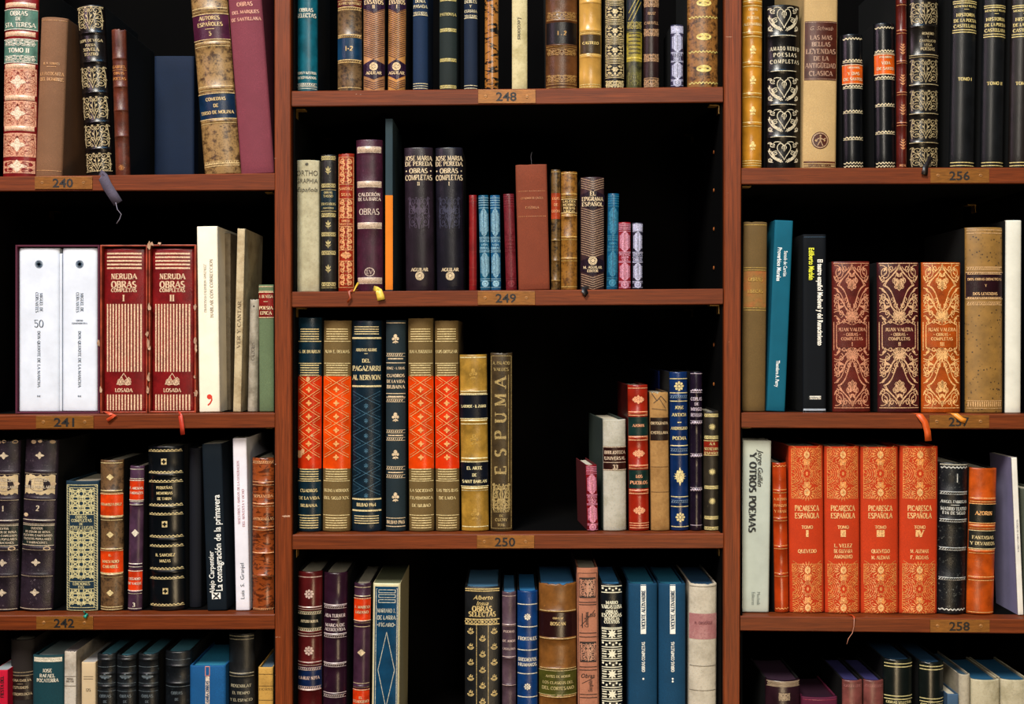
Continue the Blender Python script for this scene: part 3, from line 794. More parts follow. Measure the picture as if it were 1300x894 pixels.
# ================================================================== SHELF 241
def slipcase(sh, x0, x1, yt, label, mat, D=.13, t=1.9, ragged=0, gap=None, gx=None):
    """a five-sided card box, open towards the room"""
    base = pz(shelf_row(sh, (x0+x1)/2))+.0004; d = .016; s = (DIST+d)/DIST
    X0, X1 = px(x0, d), px(x1, d); top = pz(yt, d); T = t/1000
    G = Geo()
    e = bpy.data.objects.new('slipcase', None); scene.collection.objects.link(e)
    e.location = ((X0+X1)/2, d, base); e['label'] = label; e['category'] = 'slipcase'; e['group'] = 'slipcases on shelf 241'
    cx = (X0+X1)/2; w = (X1-X0)/2; h = top-base
    P = [('side_wall', (-w, -w+T, 0, D, 0, h)), ('side_wall', (w-T, w, 0, D, 0, h)), ('bottom_wall', (-w+T, w-T, 0, D, 0, T)), ('top_wall', (-w+T, w-T, 0, D, h-T, h)), ('back_wall', (-w+T, w-T, D-T, D, T, h-T))]
    import bmesh
    rnd = random.Random(int(x0))
    for nm, bx in P:
        v, f = boxgeo(*bx, .0004)
        link(nm, v, f, [mat], None, e)
    if ragged:        # torn paper curling off the front edges
        for i in range(ragged):
            side = rnd.choice((-1, 1, 1)); z = rnd.choice((h-.004, h-.002, h*.63, h*.5, h*.42, h*.14, h*.2))+rnd.uniform(-.008, .004)
            z = min(z, h+.001); l = rnd.uniform(.004, .012)
            xx = side*w+rnd.uniform(-.0015, .0015)
            if z > h-.006: xx = rnd.uniform(-w, -w*.5) if rnd.random() < .6 else w-.004
            rr = [rnd.uniform(.35, 1.25) for _ in range(9)]
            V = [(xx+.0021*rr[q]*math.cos(q*2*math.pi/9), -.0004-.0012*rnd.random(), z+l*.55*rr[(q*4) % 9]*math.sin(q*2*math.pi/9)) for q in range(9)]
            nn = 9
            V += [(a, b_+.0005, c) for a, b_, c in V]
            link('torn_edge', V, [tuple(range(nn)), tuple(range(2*nn-1, nn-1, -1))]+[((i_+1) % nn, i_, nn+i_, nn+(i_+1) % nn) for i_ in range(nn)], ['stained:#b89a80:#7a4c34'], None, e)
    return T
slipcase(241, 19.5, 126.3, 311, 'maroon slipcase holding two white volumes at left of shelf 241', 'cloth:#5a2438', t=2.2)
W1 = 'paper:#d2d8e2'; SEA = 'ink:#31485c'
for (x0, x1, num, lab) in ((24, 75, 1, 'white volume marked 50 in the maroon slipcase on shelf 241'), (79.3, 123, 0, 'white volume in the right half of the maroon slipcase on shelf 241')):
    b = Book(241, x0, x1, 315, lab, W1, kind='f', bulge=1.5, d=19, D=115, gilt=SEA, lift=.0025)
    dd = b.deco
    dd.orn(o_star12, 335.5, 4.5, lw=.6, mat='ink:#1d4a66').orn(o_seal, 335.5, 4.6, lw=.7, mat='ink:#1d4a66')
    dd.text('MIGUEL DE', 384, 3.6, rot=-1, u=3, bold=.8).text('CERVANTES', 384, 3.6, rot=-1, u=-2.5, bold=.8)
    if num: dd.text('50', 411, 9, bold=.6, u=0, mat='ink:#2a3f52')
    else: dd.text('EDICION', 407, 1.8, maxw=16).text('CONMEMORATIVA', 410.5, 1.8, maxw=28)
    dd.text('DON QUIJOTE DE LA MANCHA', 456, 3.4, rot=-1, u=0, bold=.8, stretch=1.12).text('RAE', 503, 1.8, maxw=10)
    b.build()
b = Book(241, 75.8, 78.7, 322, 'thin white booklet wedged between the two white volumes on shelf 241', W1, kind='p', bulge=.3, d=19, D=100, lift=.0025); b.build()
NER = 'leather:#76181a'
for (x0, x1, vol, lab) in ((127.2, 187, 'I', 'red'), (188.6, 248.6, 'II', 'II')):
    T = slipcase(241, x0, x1, 311 if vol == 'I' else 310.5, 'rust-red slipcase around the volume marked %s, %s' % (vol, 'lightly rubbed' if vol == 'I' else 'with torn flaking edges'), 'scuffed:#98432c:#b86a4c', ragged=3 if vol == 'I' else 15)
    b = Book(241, x0+3, x1-3, 315.5, 'dark red volume with gilt stripes numbered %s in its slipcase on shelf 241' % vol, NER, kind='r', bulge=3.5, d=19, D=115, lift=.0022, gilt='gilt:#e8c8a8')
    dd = b.deco; W = 22
    for y in (322, 326.6, 331.2, 335.8, 340.4): dd.rect(-W, W, y-1.1, y+1.1)
    dd.texts([('NERUDA', 351, 6.5), ('OBRAS', 361.3, 8), ('COMPLETAS', 368.5, 4.5), (vol, 378.5, 8)], bold=1.35, maxw=37)
    for i in range(12):
        u = -W+.8+i*(2*W-1.6)/11
        dd.rect(u-.95, u+.95, 386, 472, n=2); dd.rect(u-.95, u+.95, 501, 521, n=2)
    dd.stroke([(-9, 488), (0, 474), (9, 488), (-9, 488)], .8).stroke([(-5, 482), (-3, 478), (3, 489), (6, 479), (9, 482)], .8).orn(o_seal, 485, 4, u=-4, lw=.6).orn(o_seal, 485, 4, u=5, lw=.6)
    dd.text('LOSADA', 495.5, 4.6, maxw=24)
    b.build()
    if vol == 'I': ribbon(b, [(131, 524.6, .016), (139, 525.3, -.0004), (146, 527, -.0022), (136, 534, -.003)], 4.5, 'satin:#c8502a')
    else: ribbon(b, [(226, 524.2, .016), (228, 525.4, -.0006), (229, 528, -.0022), (231, 540, -.003), (232, 552, -.0035)], 5.5, 'satin:#b8402a')
b = Book(241, 253.2, 279, 287.5, 'cream paperback with small red comma, tallest on shelf 241', 'paper:#e8e0cc', kind='p', dx=-3.3, gilt='ink:#8a7c68', bulge=.8)
b.deco.text('FRANCISCO CALDERON GONZALEZ', 366, 2.8, rot=1, u=-3.5, bold=.7, stretch=1).text('HABLAR CON CORRECCION', 366, 3.8, rot=1, u=4.5, bold=.7, stretch=1.15)
b.deco.put([(a*3.2, 504+q*3.2) for a, q in disc(0, 0, 1, 12)], [tuple(range(12))], 'ink:#c8381c').stroke([(2.6, 503), (3.0, 508), (1, 512), (-1.8, 514.5)], 1.7, 'ink:#c8381c')
b.build()
b = Book(241, 283.5, 292.5, 296, 'drab beige booklet set back behind the cream paperback on shelf 241', 'stained:#7c705c:#5a4e3c', kind='p', d=55, D=60); b.build()
b = Book(241, 296, 305.5, 290, 'worn beige pamphlet with torn top leaning right on shelf 241', 'stained:#b8a888:#8a7656', kind='p', dx=5.5, gilt='ink:#6a5a44', wear=2, D=110, yaw=1)
b.deco.text('VER Y CANTAR', 412, 4.2, rot=1, u=0, bold=.7, stretch=1.5)
b.build()
b = Book(241, 313.5, 325.5, 380, 'short curled parchment booklet beside the green book on shelf 241', 'stained:#a49c8c:#6c6454', kind='r', dx=3, gilt='ink:#4a4238', wear=1.5, bulge=4, D=90)
b.deco.text('CALDERON', 446, 3.5, rot=1, u=0, bold=.7).put([(a*1.2, 389+q*1.2) for a, q in disc(0, 0, 1, 8)], [tuple(range(8))], 'ink:#3a332a')
b.build()
b = Book(241, 329, 347.6, 361.5, 'grey-green cloth book with red label at right end of shelf 241', 'cloth:#647456', dx=-1, gilt='gilt:#e8d0a8', bulge=2)
b.deco.line([364, 370], .9)
L = b.tag(370.5, 404, 'leather:#7e1c16', edge=1); L.texts([('J. DE VEGA', 376.5, 3.4), ('POESIA', 391, 4), ('EPICA', 397.5, 4)]); L.line(383, .6, w=.3)
b.build()

# ================================================================== SHELF 242
PUR = 'scuffed:#2c222c:#9a8a90'
for (x0, x1, dx, yt, n, lab) in ((-16, 20, 3, 560, '1', 'scuffed purple-black volume with flaking label, cut by the left edge, shelf 242'), (22.2, 64, 8, 559, '2', 'scuffed purple-black volume numbered 2 with flaking title label, shelf 242')):
    b = Book(242, x0, x1, yt, lab, PUR, dx=dx, gilt='gilt:#d0c0a8', wear=1.8, hubs=(600, 634, 663, 697, 731), hubh=6, bulge=6)
    dd = b.deco
    dd.orn(o_quatre, [579, 715, 753], 6, 4.8).line([602.5, 635.5, 661, 666, 699, 732.5, 774], .8)
    dd.text(n, 646, 6.5)
    u0 = b.hw*.85
    L = b.tag(604, 628, 'stained:#c4b08c:#a08c68', w=.9, ragged=1.6); 
    L.put([(a*u0*.8, 616+q*8.5) for a, q in disc(0, 0, 1, 18)], [tuple(range(18))], 'leather:#241a24', 1)
    L.texts([('A. TRUEBA', 610, 4), ('OBRAS POPULARES', 619, 3.4)]); L.line(614.5, .5, w=.3)
    L = b.tag(667, 694, 'leather:#202a28', edge=1, w=.94); L.texts([('CUENTOS', 671.5, 2.6), ('DE COLOR DE ROSA', 676, 2.6), ('CUENTOS CAMPESINOS', 680.5, 2.6), ('CUENTOS POPULARES', 685, 2.6), ('Y NARRACIONES', 689.5, 2.6)])
    for u, y, r in ((-b.hw*.75, 655, 2.5), (b.hw*.6, 697, 3), (b.hw*.7, 561.5, 2.4), (-b.hw*.4, 562, 2.6), (0, 561, 2), (b.hw*.8, 615, 2.4)):
        dd.put([(u+a*r*1.4, y+q*r) for a, q in disc(0, 0, 1, 7)], [tuple(range(7))], 'stained:#c8b090:#8a7050', 3)
    b.build()
b = Book(242, 82.5, 124, 611, 'navy cloth book covered in pale gilt interlace with teal ribbon, shelf 242', 'cloth:#123040', kind='r', bulge=3.5, gilt='gilt:#cfc698')
dd = b.deco
dd.stroke([(-19, 616), (19, 616), (19, 775), (-19, 775), (-19, 616)], 1.0).stroke([(-15.5, 619.5), (15.5, 619.5), (15.5, 771.5), (-15.5, 771.5), (-15.5, 619.5)], .9)
for i in range(50): dd.stroke([(-18.2, 617+i*3.15), (-16.2, 618.5+i*3.15)], .7); dd.stroke([(16.2, 617+i*3.15), (18.2, 618.5+i*3.15)], .7)
for y in [627+i*12.2 for i in range(3)]+[680+i*12.2 for i in range(5)]+[750+i*12 for i in range(2)]:
    dd.orn(o_knot, y, 7.5, 6, u=-7.6, lw=1.7); dd.orn(o_knot, y, 7.5, 6, u=7.6, lw=1.7)
    dd.orn(o_diamond, y+6, 2.2, 2.2); dd.orn(o_diamond, y+6, 1.2, 1.2, mat='ink:#0f2a38', layer=3)
for y0, y1, T in ((653.5, 673, [('OBRAS', 656.5, 3.6), ('COMPLETAS', 661, 3.6), ('DE', 665.3, 3), ('PÉREZ LUGIN', 670, 3.8)]), (738.5, 748, [('EDICIONES', 741.3, 3.4), ('PAX', 745.6, 3.2)])):
    dd.rect(-15.5, 15.5, y0, y1, 'cloth:#123040', 3); dd.line([y0, y1], .7, w=.75, layer=4)
    for t in T: dd.text(t[0], t[1], t[2], maxw=29, layer=4)
b.build()
ribbon(b, [(106, 777.6, .012), (108, 779.5, .002), (110, 780.5, -.0022), (107, 784, -.003)], 5, 'satin:#138a78')
b = Book(242, 125.3, 154, 584.5, 'brown mottled calf book with two bright orange labels on shelf 242', 'mottle:#6c5236:#3a2a1c', gilt=GOLD, hubs=(624, 658, 698, 731), hubh=5)
b.deco.line([588, 623, 626, 656.5, 660.5, 697, 700, 729, 733, 771, 774], .9).orn(o_diamond, [606, 679, 753], 4.6, 4.2)
L = b.tag(626.5, 656, 'leather:#c8420e', edge=1); L.text('FERNANDEZ FLOREZ', 640.5, 3)
L = b.tag(698.5, 728.5, 'leather:#c8420e', edge=1); L.texts([('EL', 705, 2.4), ('MALVADO', 713, 3.4), ('CARABEL', 719.5, 3.4)])
b.build()
b = Book(242, 161, 178.6, 592, 'narrow violet leather book with two orange labels leaning right on shelf 242', 'leather:#4c3448', dx=3, hubs=(641, 717.5, 752), gilt=SILV)
b.deco.orn(o_diamond, [677], 4.6, 5).line([596, 608, 637, 641, 716, 720, 754, 773], .7).text('3', 768, 5)
L = b.tag(609.5, 636, 'leather:#c43c12', edge=1); L.texts([('F. ARENAS', 620, 2.8), ('Y ANDALUCES', 626, 2.8)])
L = b.tag(724.5, 751, 'leather:#c43c12', edge=1); L.texts([('LEGADO', 735, 2.8), ('DE VALLE', 741, 2.8)])
b.build()
b = Book(242, 187.5, 233, 567, 'broad black leather book with gilt square stamps and wavy gilt bands, shelf 242', 'shiny:#0c1014', dx=-2.5, bulge=8, hubs=(604, 645, 686, 727), hubh=6)
for y in (572, 599.5, 611, 641, 652.5, 681, 693, 722, 734, 768): b.deco.wave(y, .9, 9, .9).line(y+1.7, .5)
for y in (586.5, 666, 751):
    b.deco.rect(-3.4, 3.4, y-3.8, y+3.8, n=3); b.deco.orn(o_quatre, y, 3.2, mat='leather:#101416', layer=3)
b.deco.texts([('PEQUEÑAS', 619.5, 3.2), ('MEMORIAS', 626.5, 3.2), ('DE TARIN', 633.5, 3.2), ('R. SANCHEZ', 705, 3.4), ('MAZAS', 712.5, 3.4)], maxw=26)
b.build()
b = Book(242, 239.5, 254.5, 569, 'almost black navy book in shadow left of the tall paperback on shelf 242', 'cloth:#050a18', d=34, kind='r'); b.build()
b = Book(242, 263.3, 288, 564, 'dark navy paperback with large white sideways lettering on shelf 242', 'paper:#0c1a24', kind='p', dx=-7, gilt='ink:#e6e6e0', bulge=.9)
b.deco.sans('Alejo Carpentier', 727, 6.6, rot=1, u=-5.5, stretch=.86).sans('La consagración de la primavera', 690, 8.6, rot=1, u=3.5, bold=.012, stretch=.79)
b.deco.rect(-6, 5, 753, 761); b.deco.stroke([(-4, 754), (3, 760)], 1.6, 'ink:#0c1a24', 4).stroke([(3, 754), (-4, 760)], 1.6, 'ink:#0c1a24', 4)
b.build()
b = Book(242, 299.6, 316.8, 556.5, 'white paperback with faint pink sideways title on shelf 242', 'paper:#dcdae2', kind='p', dx=-4.2, gilt='ink:#5c6470', bulge=.8)
b.deco.text('MAESTROS Y AMIGOS DE LA GENERACION', 625, 2.9, rot=1, u=-2.5, bold=.8, mat='ink:#c08a90', stretch=1.05).text('DEL NOVENTA Y OCHO', 645, 2.9, rot=1, u=3.2, bold=.8, mat='ink:#c08a90', stretch=1.15).sans('Luis  S.  Granjel', 738, 5, rot=1, stretch=1.05, bold=0)
b.build()
b = Book(242, 319, 348, 581.6, 'glossy copper-brown marbled calf book at right end of shelf 242', 'marbled:#8c4820:#562810', gilt='gilt:#e8b080', hubs=(614, 641, 671, 703, 731), hubh=3.5, wear=.8)
b.deco.line([612, 616, 639.5, 643, 669, 673, 702, 732], .8).rope([587, 774], 1.8).texts([('SEPULVEDA', 630, 3.4), ('ANTIGUALLAS', 659, 3.2)])
b.build()

# ================================================================== SHELF 243
b = Book(243, -8, 9.4, 851, 'crimson paperback cut by the left edge of the lowest left shelf', 'paper:#b81838', kind='p', gilt='ink:#2a0a10', pages='paper:#9aa2a8'); b.deco.text('FIESTA DEL', 872, 4, rot=1, u=2); b.build()
b = Book(243, 11, 40, 813, 'tall charcoal cloth book left of the teal one, lowest left shelf', 'cloth:#2a2422', gilt='gilt:#bba88a', d=30)
b.deco.line([854, 858], .6); L = b.tag(859, 889, 'leather:#2c2220', w=.97); L.texts([('DONA EMILIA', 864, 3), ('ESTUDIOS', 873, 3.2), ('ANTROPOLOGIA', 881.5, 3.2)]); L.line(868.5, .5, w=.25); b.build()
b = Book(243, 40.4, 79.5, 832.5, 'teal cloth book with double silver rule at top, lowest left shelf', 'cloth:#0e4048', gilt=SILV, bulge=3.5, pages='paper:#8a9a9c')
b.deco.line([835.5, 840], 1.2, w=.9).chain(837.7, 2.6, n=8).texts([('JOSE', 851.5, 4.2), ('RAFAEL', 858, 4.2), ('POCATERRA', 864, 4.2)], maxw=27); b.build()
b = Book(243, 80.8, 95.5, 827, 'whitish worn paper-bound book with torn top, lowest left shelf', 'stained:#bcb4a8:#8c8274', kind='p', dx=1, gilt='ink:#5a4c40', wear=3, D=120, pages='paper:#7a7474')
b.deco.line([859, 871], .6).texts([('POEMA', 862, 2), ('DEL CID', 865, 2)]); b.build()
b = Book(243, 103.4, 121, 841, 'pale beige paperback numbered 125, lowest left shelf', 'paper:#c4b090', kind='p', gilt='ink:#4a4038', D=110, pages='paper:#a8a8a8'); b.deco.line([859, 862], .5, w=.7).text('125', 876, 3.4, bold=.8, maxw=9); b.build()
for i, (x0, x1, yt, lab) in enumerate(((121.6, 145.2, 831, 'black leather volume right of the beige 125 paperback'), (146.6, 171.2, 832.5, 'black leather volume, middle of three alike with ornate spines, lowest left shelf'), (174, 199.5, 831, 'black leather volume, rightmost of the three alike, lowest left shelf'))):
    b = Book(243, x0, x1, yt, lab, 'scuffed:#161a1e:#586a70', gilt='gilt:#6a747a', hubs=(838, 856, 872), wear=.8, pages='paper:#5c94a4', grp='black volumes on the lowest left shelf')  # teal pages: cool light from above put into the paper colour
    b.deco.line([847, 868, 878], .6).orn(o_cartouche, 859, 8, 4).texts([('OBRAS', 884, 3.6), ('DE', 891, 3)], maxw=15); b.build()
b = Book(243, 208, 240.5, 828, 'black leather volume standing apart left of the blue box-like book, lowest left shelf', 'scuffed:#11161b:#4e6068', gilt='gilt:#6a747a', hubs=(846, 868), wear=.8, pages='paper:#5c94a4', grp='black volumes on the lowest left shelf')
b.deco.texts([('OBRAS', 880, 3.6), ('DE', 888, 3)], maxw=14).line([838, 872], .5); b.build()
b = Book(243, 240.8, 286, 845.5, 'bright blue cloth book with thin upright white label, lowest left shelf', 'cloth:#13588a', kind='f', bulge=2, gilt='gilt:#e8d8c8', pages='cloth:#3a90b4')
b.deco.stroke([(-2.6, 846.5), (2.6, 846.5), (2.6, 858), (-2.6, 858), (-2.6, 846.5)], .7, 'ink:#d88a6a').rect(-2.6, 2.6, 859, 920, n=3).text('F. DE CAMBA OBRAS', 886, 3.6, rot=1, mat='ink:#12507a', layer=4); b.build()
b = Book(243, 289.3, 321.6, 804.5, 'tallest black book with creased panel, right part of lowest left shelf', 'scuffed:#1c1e20:#4c4e50', gilt='gilt:#b0a890', hubs=(857,), bulge=6, d=26)
b.deco.line([808, 812, 855, 859], .9).texts([('ROSENBLAT', 871, 3.6), ('EL TIEMPO', 880, 3.4), ('Y EL ESPACIO', 889, 3.4)]); b.build()
b = Book(243, 328, 346.5, 847.5, 'mustard yellow book with painted blue light on top at far right of lowest left shelf', 'stained:#b8924c:#96743a', kind='f', gilt='ink:#5a4420', pages='paper:#5c7080', D=110)
b.deco.line([856, 871, 889], .6).text('ENCARTES', 875, 2.6, bold=.7); b.build()

# ================================================================== SHELF 248
def chevrons(dd, y0, y1, mat, skip=(), step=3.4, t=.95, w=.93):
    W = dd.b.hw*w; y = y0
    while y < y1:
        if not any(a-2 < y < c-3 for a, c in skip):
            P = [(-W, y), (0, y+5), (W, y)]
            dd.stroke([(-W, y), (-W/2, y+2.5), (0, y+5), (W/2, y+2.5), (W, y)], t, mat)
        y += step
def hexband(dd, y0, y1, mat, p=6):
    W = dd.b.hw
    n = 6; V = []
    for i in range(n+1):
        u = -W+2*W*i/n; a = abs(u)/W
        V += [(u, y0+p*a), (u, y1-p*a)]
    dd.put(V, [(2*i, 2*i+1, 2*i+3, 2*i+2) for i in range(n)], mat, 3)
b = Book(248, 375, 402, -46, 'bright teal book titled OBRAS SELECTAS at the left end of shelf 248', 'leather:#0e5a68', gilt=SILV)
b.deco.texts([('OBRAS', 12.5, 4.4), ('SELECTAS', 19.5, 5), ('TODOS Y NUESTROS', 92.5, 3), ('ANTEPASADOS', 98.5, 3)]).line([110, 112.5], .8).rope(107, 1.8); b.build()
b = Book(248, 427.6, 458.4, -52, 'brown mottled calf book with blue 1-2 label on shelf 248', 'mottle:#6e5638:#33261a', gilt='gilt:#d8b880', hubs=(10, 45.5, 77))
L = b.tag(-20, 8, 'leather:#5c2220'); L.text('ALVAREZ QUINTERO', 4, 3.2); L.line(.5, .6)
b.deco.line([9, 12, 44, 47, 76, 79, 111], .9).rope([10.5, 45.5, 77.5], 2.4)
L = b.tag(48, 75, 'leather:#123650'); L.text('1-2', 61.5, 5.5); b.build()
for x0, x1, n, dx in ((461, 487.6, 'II', 0), (492, 514, 'I', 1.2)):
    b = Book(248, x0, x1, -44, 'tan and violet zigzag-patterned book marked %s on shelf 248' % n, 'leather:#a87c54' if n == 'II' else 'leather:#b08048', dx=dx, gilt='gilt:#e8cca0', bulge=4.5, grp='zigzag-patterned books')
    chevrons(b.deco, -40, 110, 'leather:#4c3038', [(-22, 15), (73, 101)], 2.6, .8)
    hexband(b.deco, -24, 16, 'leather:#2c1830'); hexband(b.deco, 75, 101, 'leather:#2c1830')
    b.deco.text('ENSAYOS', 2.5, 5, layer=5).text(n, 8.5, 4.4, layer=5).orn(o_seal, 84.5, 4.6, lw=1.1, layer=5).text('AGUILAR', 92.5, 3.6, layer=5); b.build()
b = Book(248, 524, 543, -38, 'slim navy book with gilt lines, right of the zigzag pair on shelf 248', 'cloth:#0c2a48', gilt='gilt:#d8cca8', dx=0)
b.deco.texts([('DOÑA', 1.5, 3.6), ('PASADA', 8, 3.8), ('TRATADOS', 16.5, 3.2)]).line(19, 1).line([106, 109, 112], .9); b.build()
b = Book(248, 557.5, 580, -40, 'charcoal-green cloth book with gilt link bands on shelf 248', 'cloth:#202a28', gilt='gilt:#c8b878')
b.deco.text('PATRONISA', 18, 3.6).chain([-1, 38, 76, 110], 3.4, n=4); b.build()
b = Book(248, 589, 606, -42, 'slim navy book with gilt lines left of the orange-and-black marbled one on shelf 248', 'cloth:#0a2038', gilt='gilt:#d8cca8')
b.deco.texts([('DEBLES', 2, 3.4), ('Y', 8, 3.2), ('CURIANA', 14, 3.4), ('TRATADO', 20.5, 3.2)]).line([22.8, 108.5, 112], .9); b.build()
b = Book(248, 615.5, 632.6, -36, 'orange and black marbled paper book on shelf 248', 'marbled:#9c6a30:#15100c', bulge=4); b.build()
b = Book(248, 650, 669.5, -50, 'cream vellum book with sideways title LECCIONES on shelf 248', 'stained:#c0b48c:#a09468', gilt='ink:#3a3222', bulge=2.5)
b.deco.sans('Lecciones', 36, 5.4, rot=-1, shear=.2, stretch=.95, bold=0); b.build()
b = Book(248, 693, 733.5, -56, 'thick glossy brown calf book with large black label on shelf 248', 'leather:#5c3a1e', gilt='gilt:#a8824c', hubs=(26, 57), bulge=8, hubh=3)
b.deco.line([24.5, 58.5, 106.5, 110.5], 1.0).line([61, 96, 104], .6).orn(o_arab, [19], 18, 4.5, lw=.6).orn(o_arab, [66], 18, 4, lw=.6).orn(o_arab, 99, 18, 4.5, lw=.7)
L = b.tag(28, 55.5, 'leather:#150e0e', 'gilt:#c89c5c', w=.96); L.text('1 . 2', 42, 5); b.build()
b = Book(248, 735.8, 764, -42, 'glossy yellow vellum book with brown label and raised bands on shelf 248', 'shiny:#b8904a', gilt='gilt:#e4c880', hubs=(2.5, 38, 71.5), hubh=4.5, bulge=6)
b.deco.line([40, 42, 69, 107, 110], .8); L = b.tag(43.5, 67.5, 'leather:#44341c', w=.92); L.text('CASTILLO', 54.5, 3.4); b.build()
b = Book(248, 768, 793.5, -48, 'black book covered with gilt flower panels on shelf 248', 'leather:#17130d', gilt='gilt:#cdb98a', bulge=5)
for i in range(6):
    y = -34.5+i*24.6; b.deco.orn(o_panelflower, y, 11, 8, lw=.7).line([y-10, y-12, y-14, y+10], .8, w=.9)
b.deco.orn(o_arab, 106.5, 11, 4.5, lw=.9); b.build()
b = Book(248, 796, 815.4, -40, 'green and yellow decorated book between gilt panel and dark brown ones on shelf 248', 'mottle:#4c4a22:#262612', gilt='gilt:#c0b040')
L = b.tag(41, 78, 'mottle:#96862c:#6e6420', 'ink:#3a3414', w=.98, name='title_panel'); L.line([42.5, 47, 52, 57, 62, 67], 1.1, w=.75); L.line(73.5, 2, 'gilt:#d8c050')
L = b.tag(-40, 38, 'leather:#18242a', 'gilt:#a89850', w=.98, name='picture_panel'); 
for q in (0, 9, 18): L.stroke([(-7, 34-q), (0, 20-q), (8, 2-q)], 1.1)
L.orn(o_arab, 32, 8.5, 5, lw=.6)
b.deco.orn(o_arab, 100, 8, 9, lw=.4, mat='gilt:#8a8448'); b.build()
b = Book(248, 817.7, 837, -44, 'dark brown leather book with gilt arabesque bands left of the small lilac one, shelf 248', 'leather:#2e1c1a', gilt='gilt:#b08c68')
b.deco.orn(o_arab, [4, 41, 73, 105], 9, 5, lw=.8).texts([('RUIZ', 17, 3.4), ('CARAVELL', 29, 3.6)]).line([77.5, 99, 110], .8); b.build()
LIL = 'gilt:#c4c4dc'
def crisol(b, top, bot, mid, g, ttl, sm, _n=None, wlt=.8):
    dd = b.deco; W = b.hw*.82; L = (bot-top)
    dd.line([top+L*.03, top+L*.055, top+L*.08, top+L*.105], .8, g)
    dd.orn(o_tube, top+L*.29, W, L*.145, lw=wlt, mat=g).orn(o_tube, top+L*.74, W, L*.13, lw=wlt, mat=g)
    dd.line([top+L*.135, top+L*.445, top+L*.46, top+L*.585, top+L*.6, top+L*.885], .7, g)
    dd.texts([(ttl, top+L*.485, 2.6), (sm[0], top+L*.525, 2.6), (sm[1], top+L*.56, 2.6)], g)
    dd.orn(o_seal, top+L*.935, min(W*.7, 5), lw=1, mat=g, u=0).line([top+L*.905, top+L*.975], .6, g)
b = Book(248, 852, 868, 31, 'very small lilac-silver book before the dark gap at right of shelf 248', 'leather:#34324a', gilt=LIL, bulge=3, D=70)
b.deco.rect(-7.5, 7.5, 33, 41, LIL); crisol(b, 31, 110, 0, LIL, 'VERSOS', ('GRAN', 'OBRA'), None); b.build()
b = Book(248, 874, 913.5, -58, 'mottled brown calf book with solid gilt ovals at the right end of shelf 248', 'mottle:#8a6030:#382210', gilt='gilt:#dcc878', bulge=7)
b.deco.wave([21.5, 65.5, 105], 1.2, 8, 1.1)
for y in (3.5, 46.5, 87): b.deco.put([(a*9.5, y+q*4.6) for a, q in disc(0, 0, 1, 20)]+[(0, y)], [(i, (i+1) % 20, 20) for i in range(20)], None, 2)
b.build()

# ================================================================== SHELF 249
b = Book(249, 374.5, 404.5, 203, 'grey-cream parchment book with handwritten title at left end of shelf 249', 'stained:#b4ac90:#968c70', gilt='ink:#4a4436', bulge=3, wear=.8)
b.deco.sans('ORTHO', 219.5, 7, maxw=27, bold=0).sans('GRAPHIA', 229.5, 6, maxw=27, bold=0).sans('Española', 240.5, 5.6, maxw=26, shear=.3, bold=0).orn(o_star12, 208.5, 2.6); b.build()
b = Book(249, 407, 426.5, 196, 'worn black book with small gilt tulips on shelf 249', 'scuffed:#1c1a18:#6c6252', dx=-.3, gilt='gilt:#c4b480', wear=1, bulge=4)
b.deco.orn(o_tulip, [216, 285, 309.5, 341], 5, 5.4).chain([200.5, 235.5, 273, 297.5, 321, 361], 4.2, n=3).line([365.5, 241, 268], .7)
b.tag(242, 266, 'leather:#1c3038', w=.97).texts([('OBRAS', 244.5, 2.6), ('TASSO', 249, 3), ('TRATADOS', 259, 3), ('AMATORIO', 264.3, 2)]); b.build()
b = Book(249, 429, 449, 194.5, 'orange-red book with a column of gilt leaf scrolls on shelf 249', 'leather:#8c2c14', dx=0, gilt='gilt:#e4a874', bulge=4, wear=.8)
b.deco.stroke([(-9, 199.5), (9, 199.5), (9, 365), (-9, 365), (-9, 199.5)], .7).orn(o_scroll, [209, 225], 7.6, 8.2, lw=1.2).texts([('SANCHEZ', 239.5, 3.4), ('SILVA', 247, 3.4), ('OBRAS', 280.5, 2.6), ('SELECTAS', 284.5, 2.6)], maxw=16).orn(o_scroll, [260.5, 270, 295, 310, 339, 355], 7.6, 7.6, lw=1.2).orn(o_cartouche, 324, 7, 5.5).line([234, 252.5, 276.5, 287.5, 317.5, 331.5], .7, w=.85); b.build()
b = Book(249, 452.5, 486, 177, 'tall glossy purple leather book with four silver bars and title OBRAS on shelf 249', 'scuffed:#42182c:#86506a', gilt='gilt:#dcc8b8', dx=-1.2, bulge=6, hubs=(190, 234, 286.5, 356), hubh=9)
for y in (190, 234, 286.5, 356.5): b.deco.rect(-15.2, 15.2, y-3.2, y+3.2, 'gilt:#c8b098'); b.deco.line([y-3.6, y+3.6], .8, w=.9)
b.deco.texts([('CALDERÓN', 247, 4.2), ('DE LA BARCA', 252.8, 4)], maxw=28).text('OBRAS', 268.8, 7.4, maxw=25, bold=.9).text('EV', 345.5, 5, maxw=8, bold=.8).stroke([(a*6, 345.5+q*5.2) for a, q in disc(0, 0, 1, 16)+[(1, 0)]], .9); b.build()
ribbon(b, [(451, 371, .02), (453, 367.5, .012), (448, 369, .0005), (443, 370.5, -.0022), (445, 378, -.003), (441, 384, -.0035)], 6, 'satin:#8c3c14', taper=.4)
ribbon(b, [(455, 359, .014), (452, 364, .009), (449, 370, -.0015)], 3, 'satin:#c8a838', taper=.4)
ribbon(b, [(474, 366.8, .014), (478, 368, .001), (481, 370, -.0022), (483, 376, -.003), (484, 381, -.0035)], 8, 'satin:#d8bc50', taper=1.2)
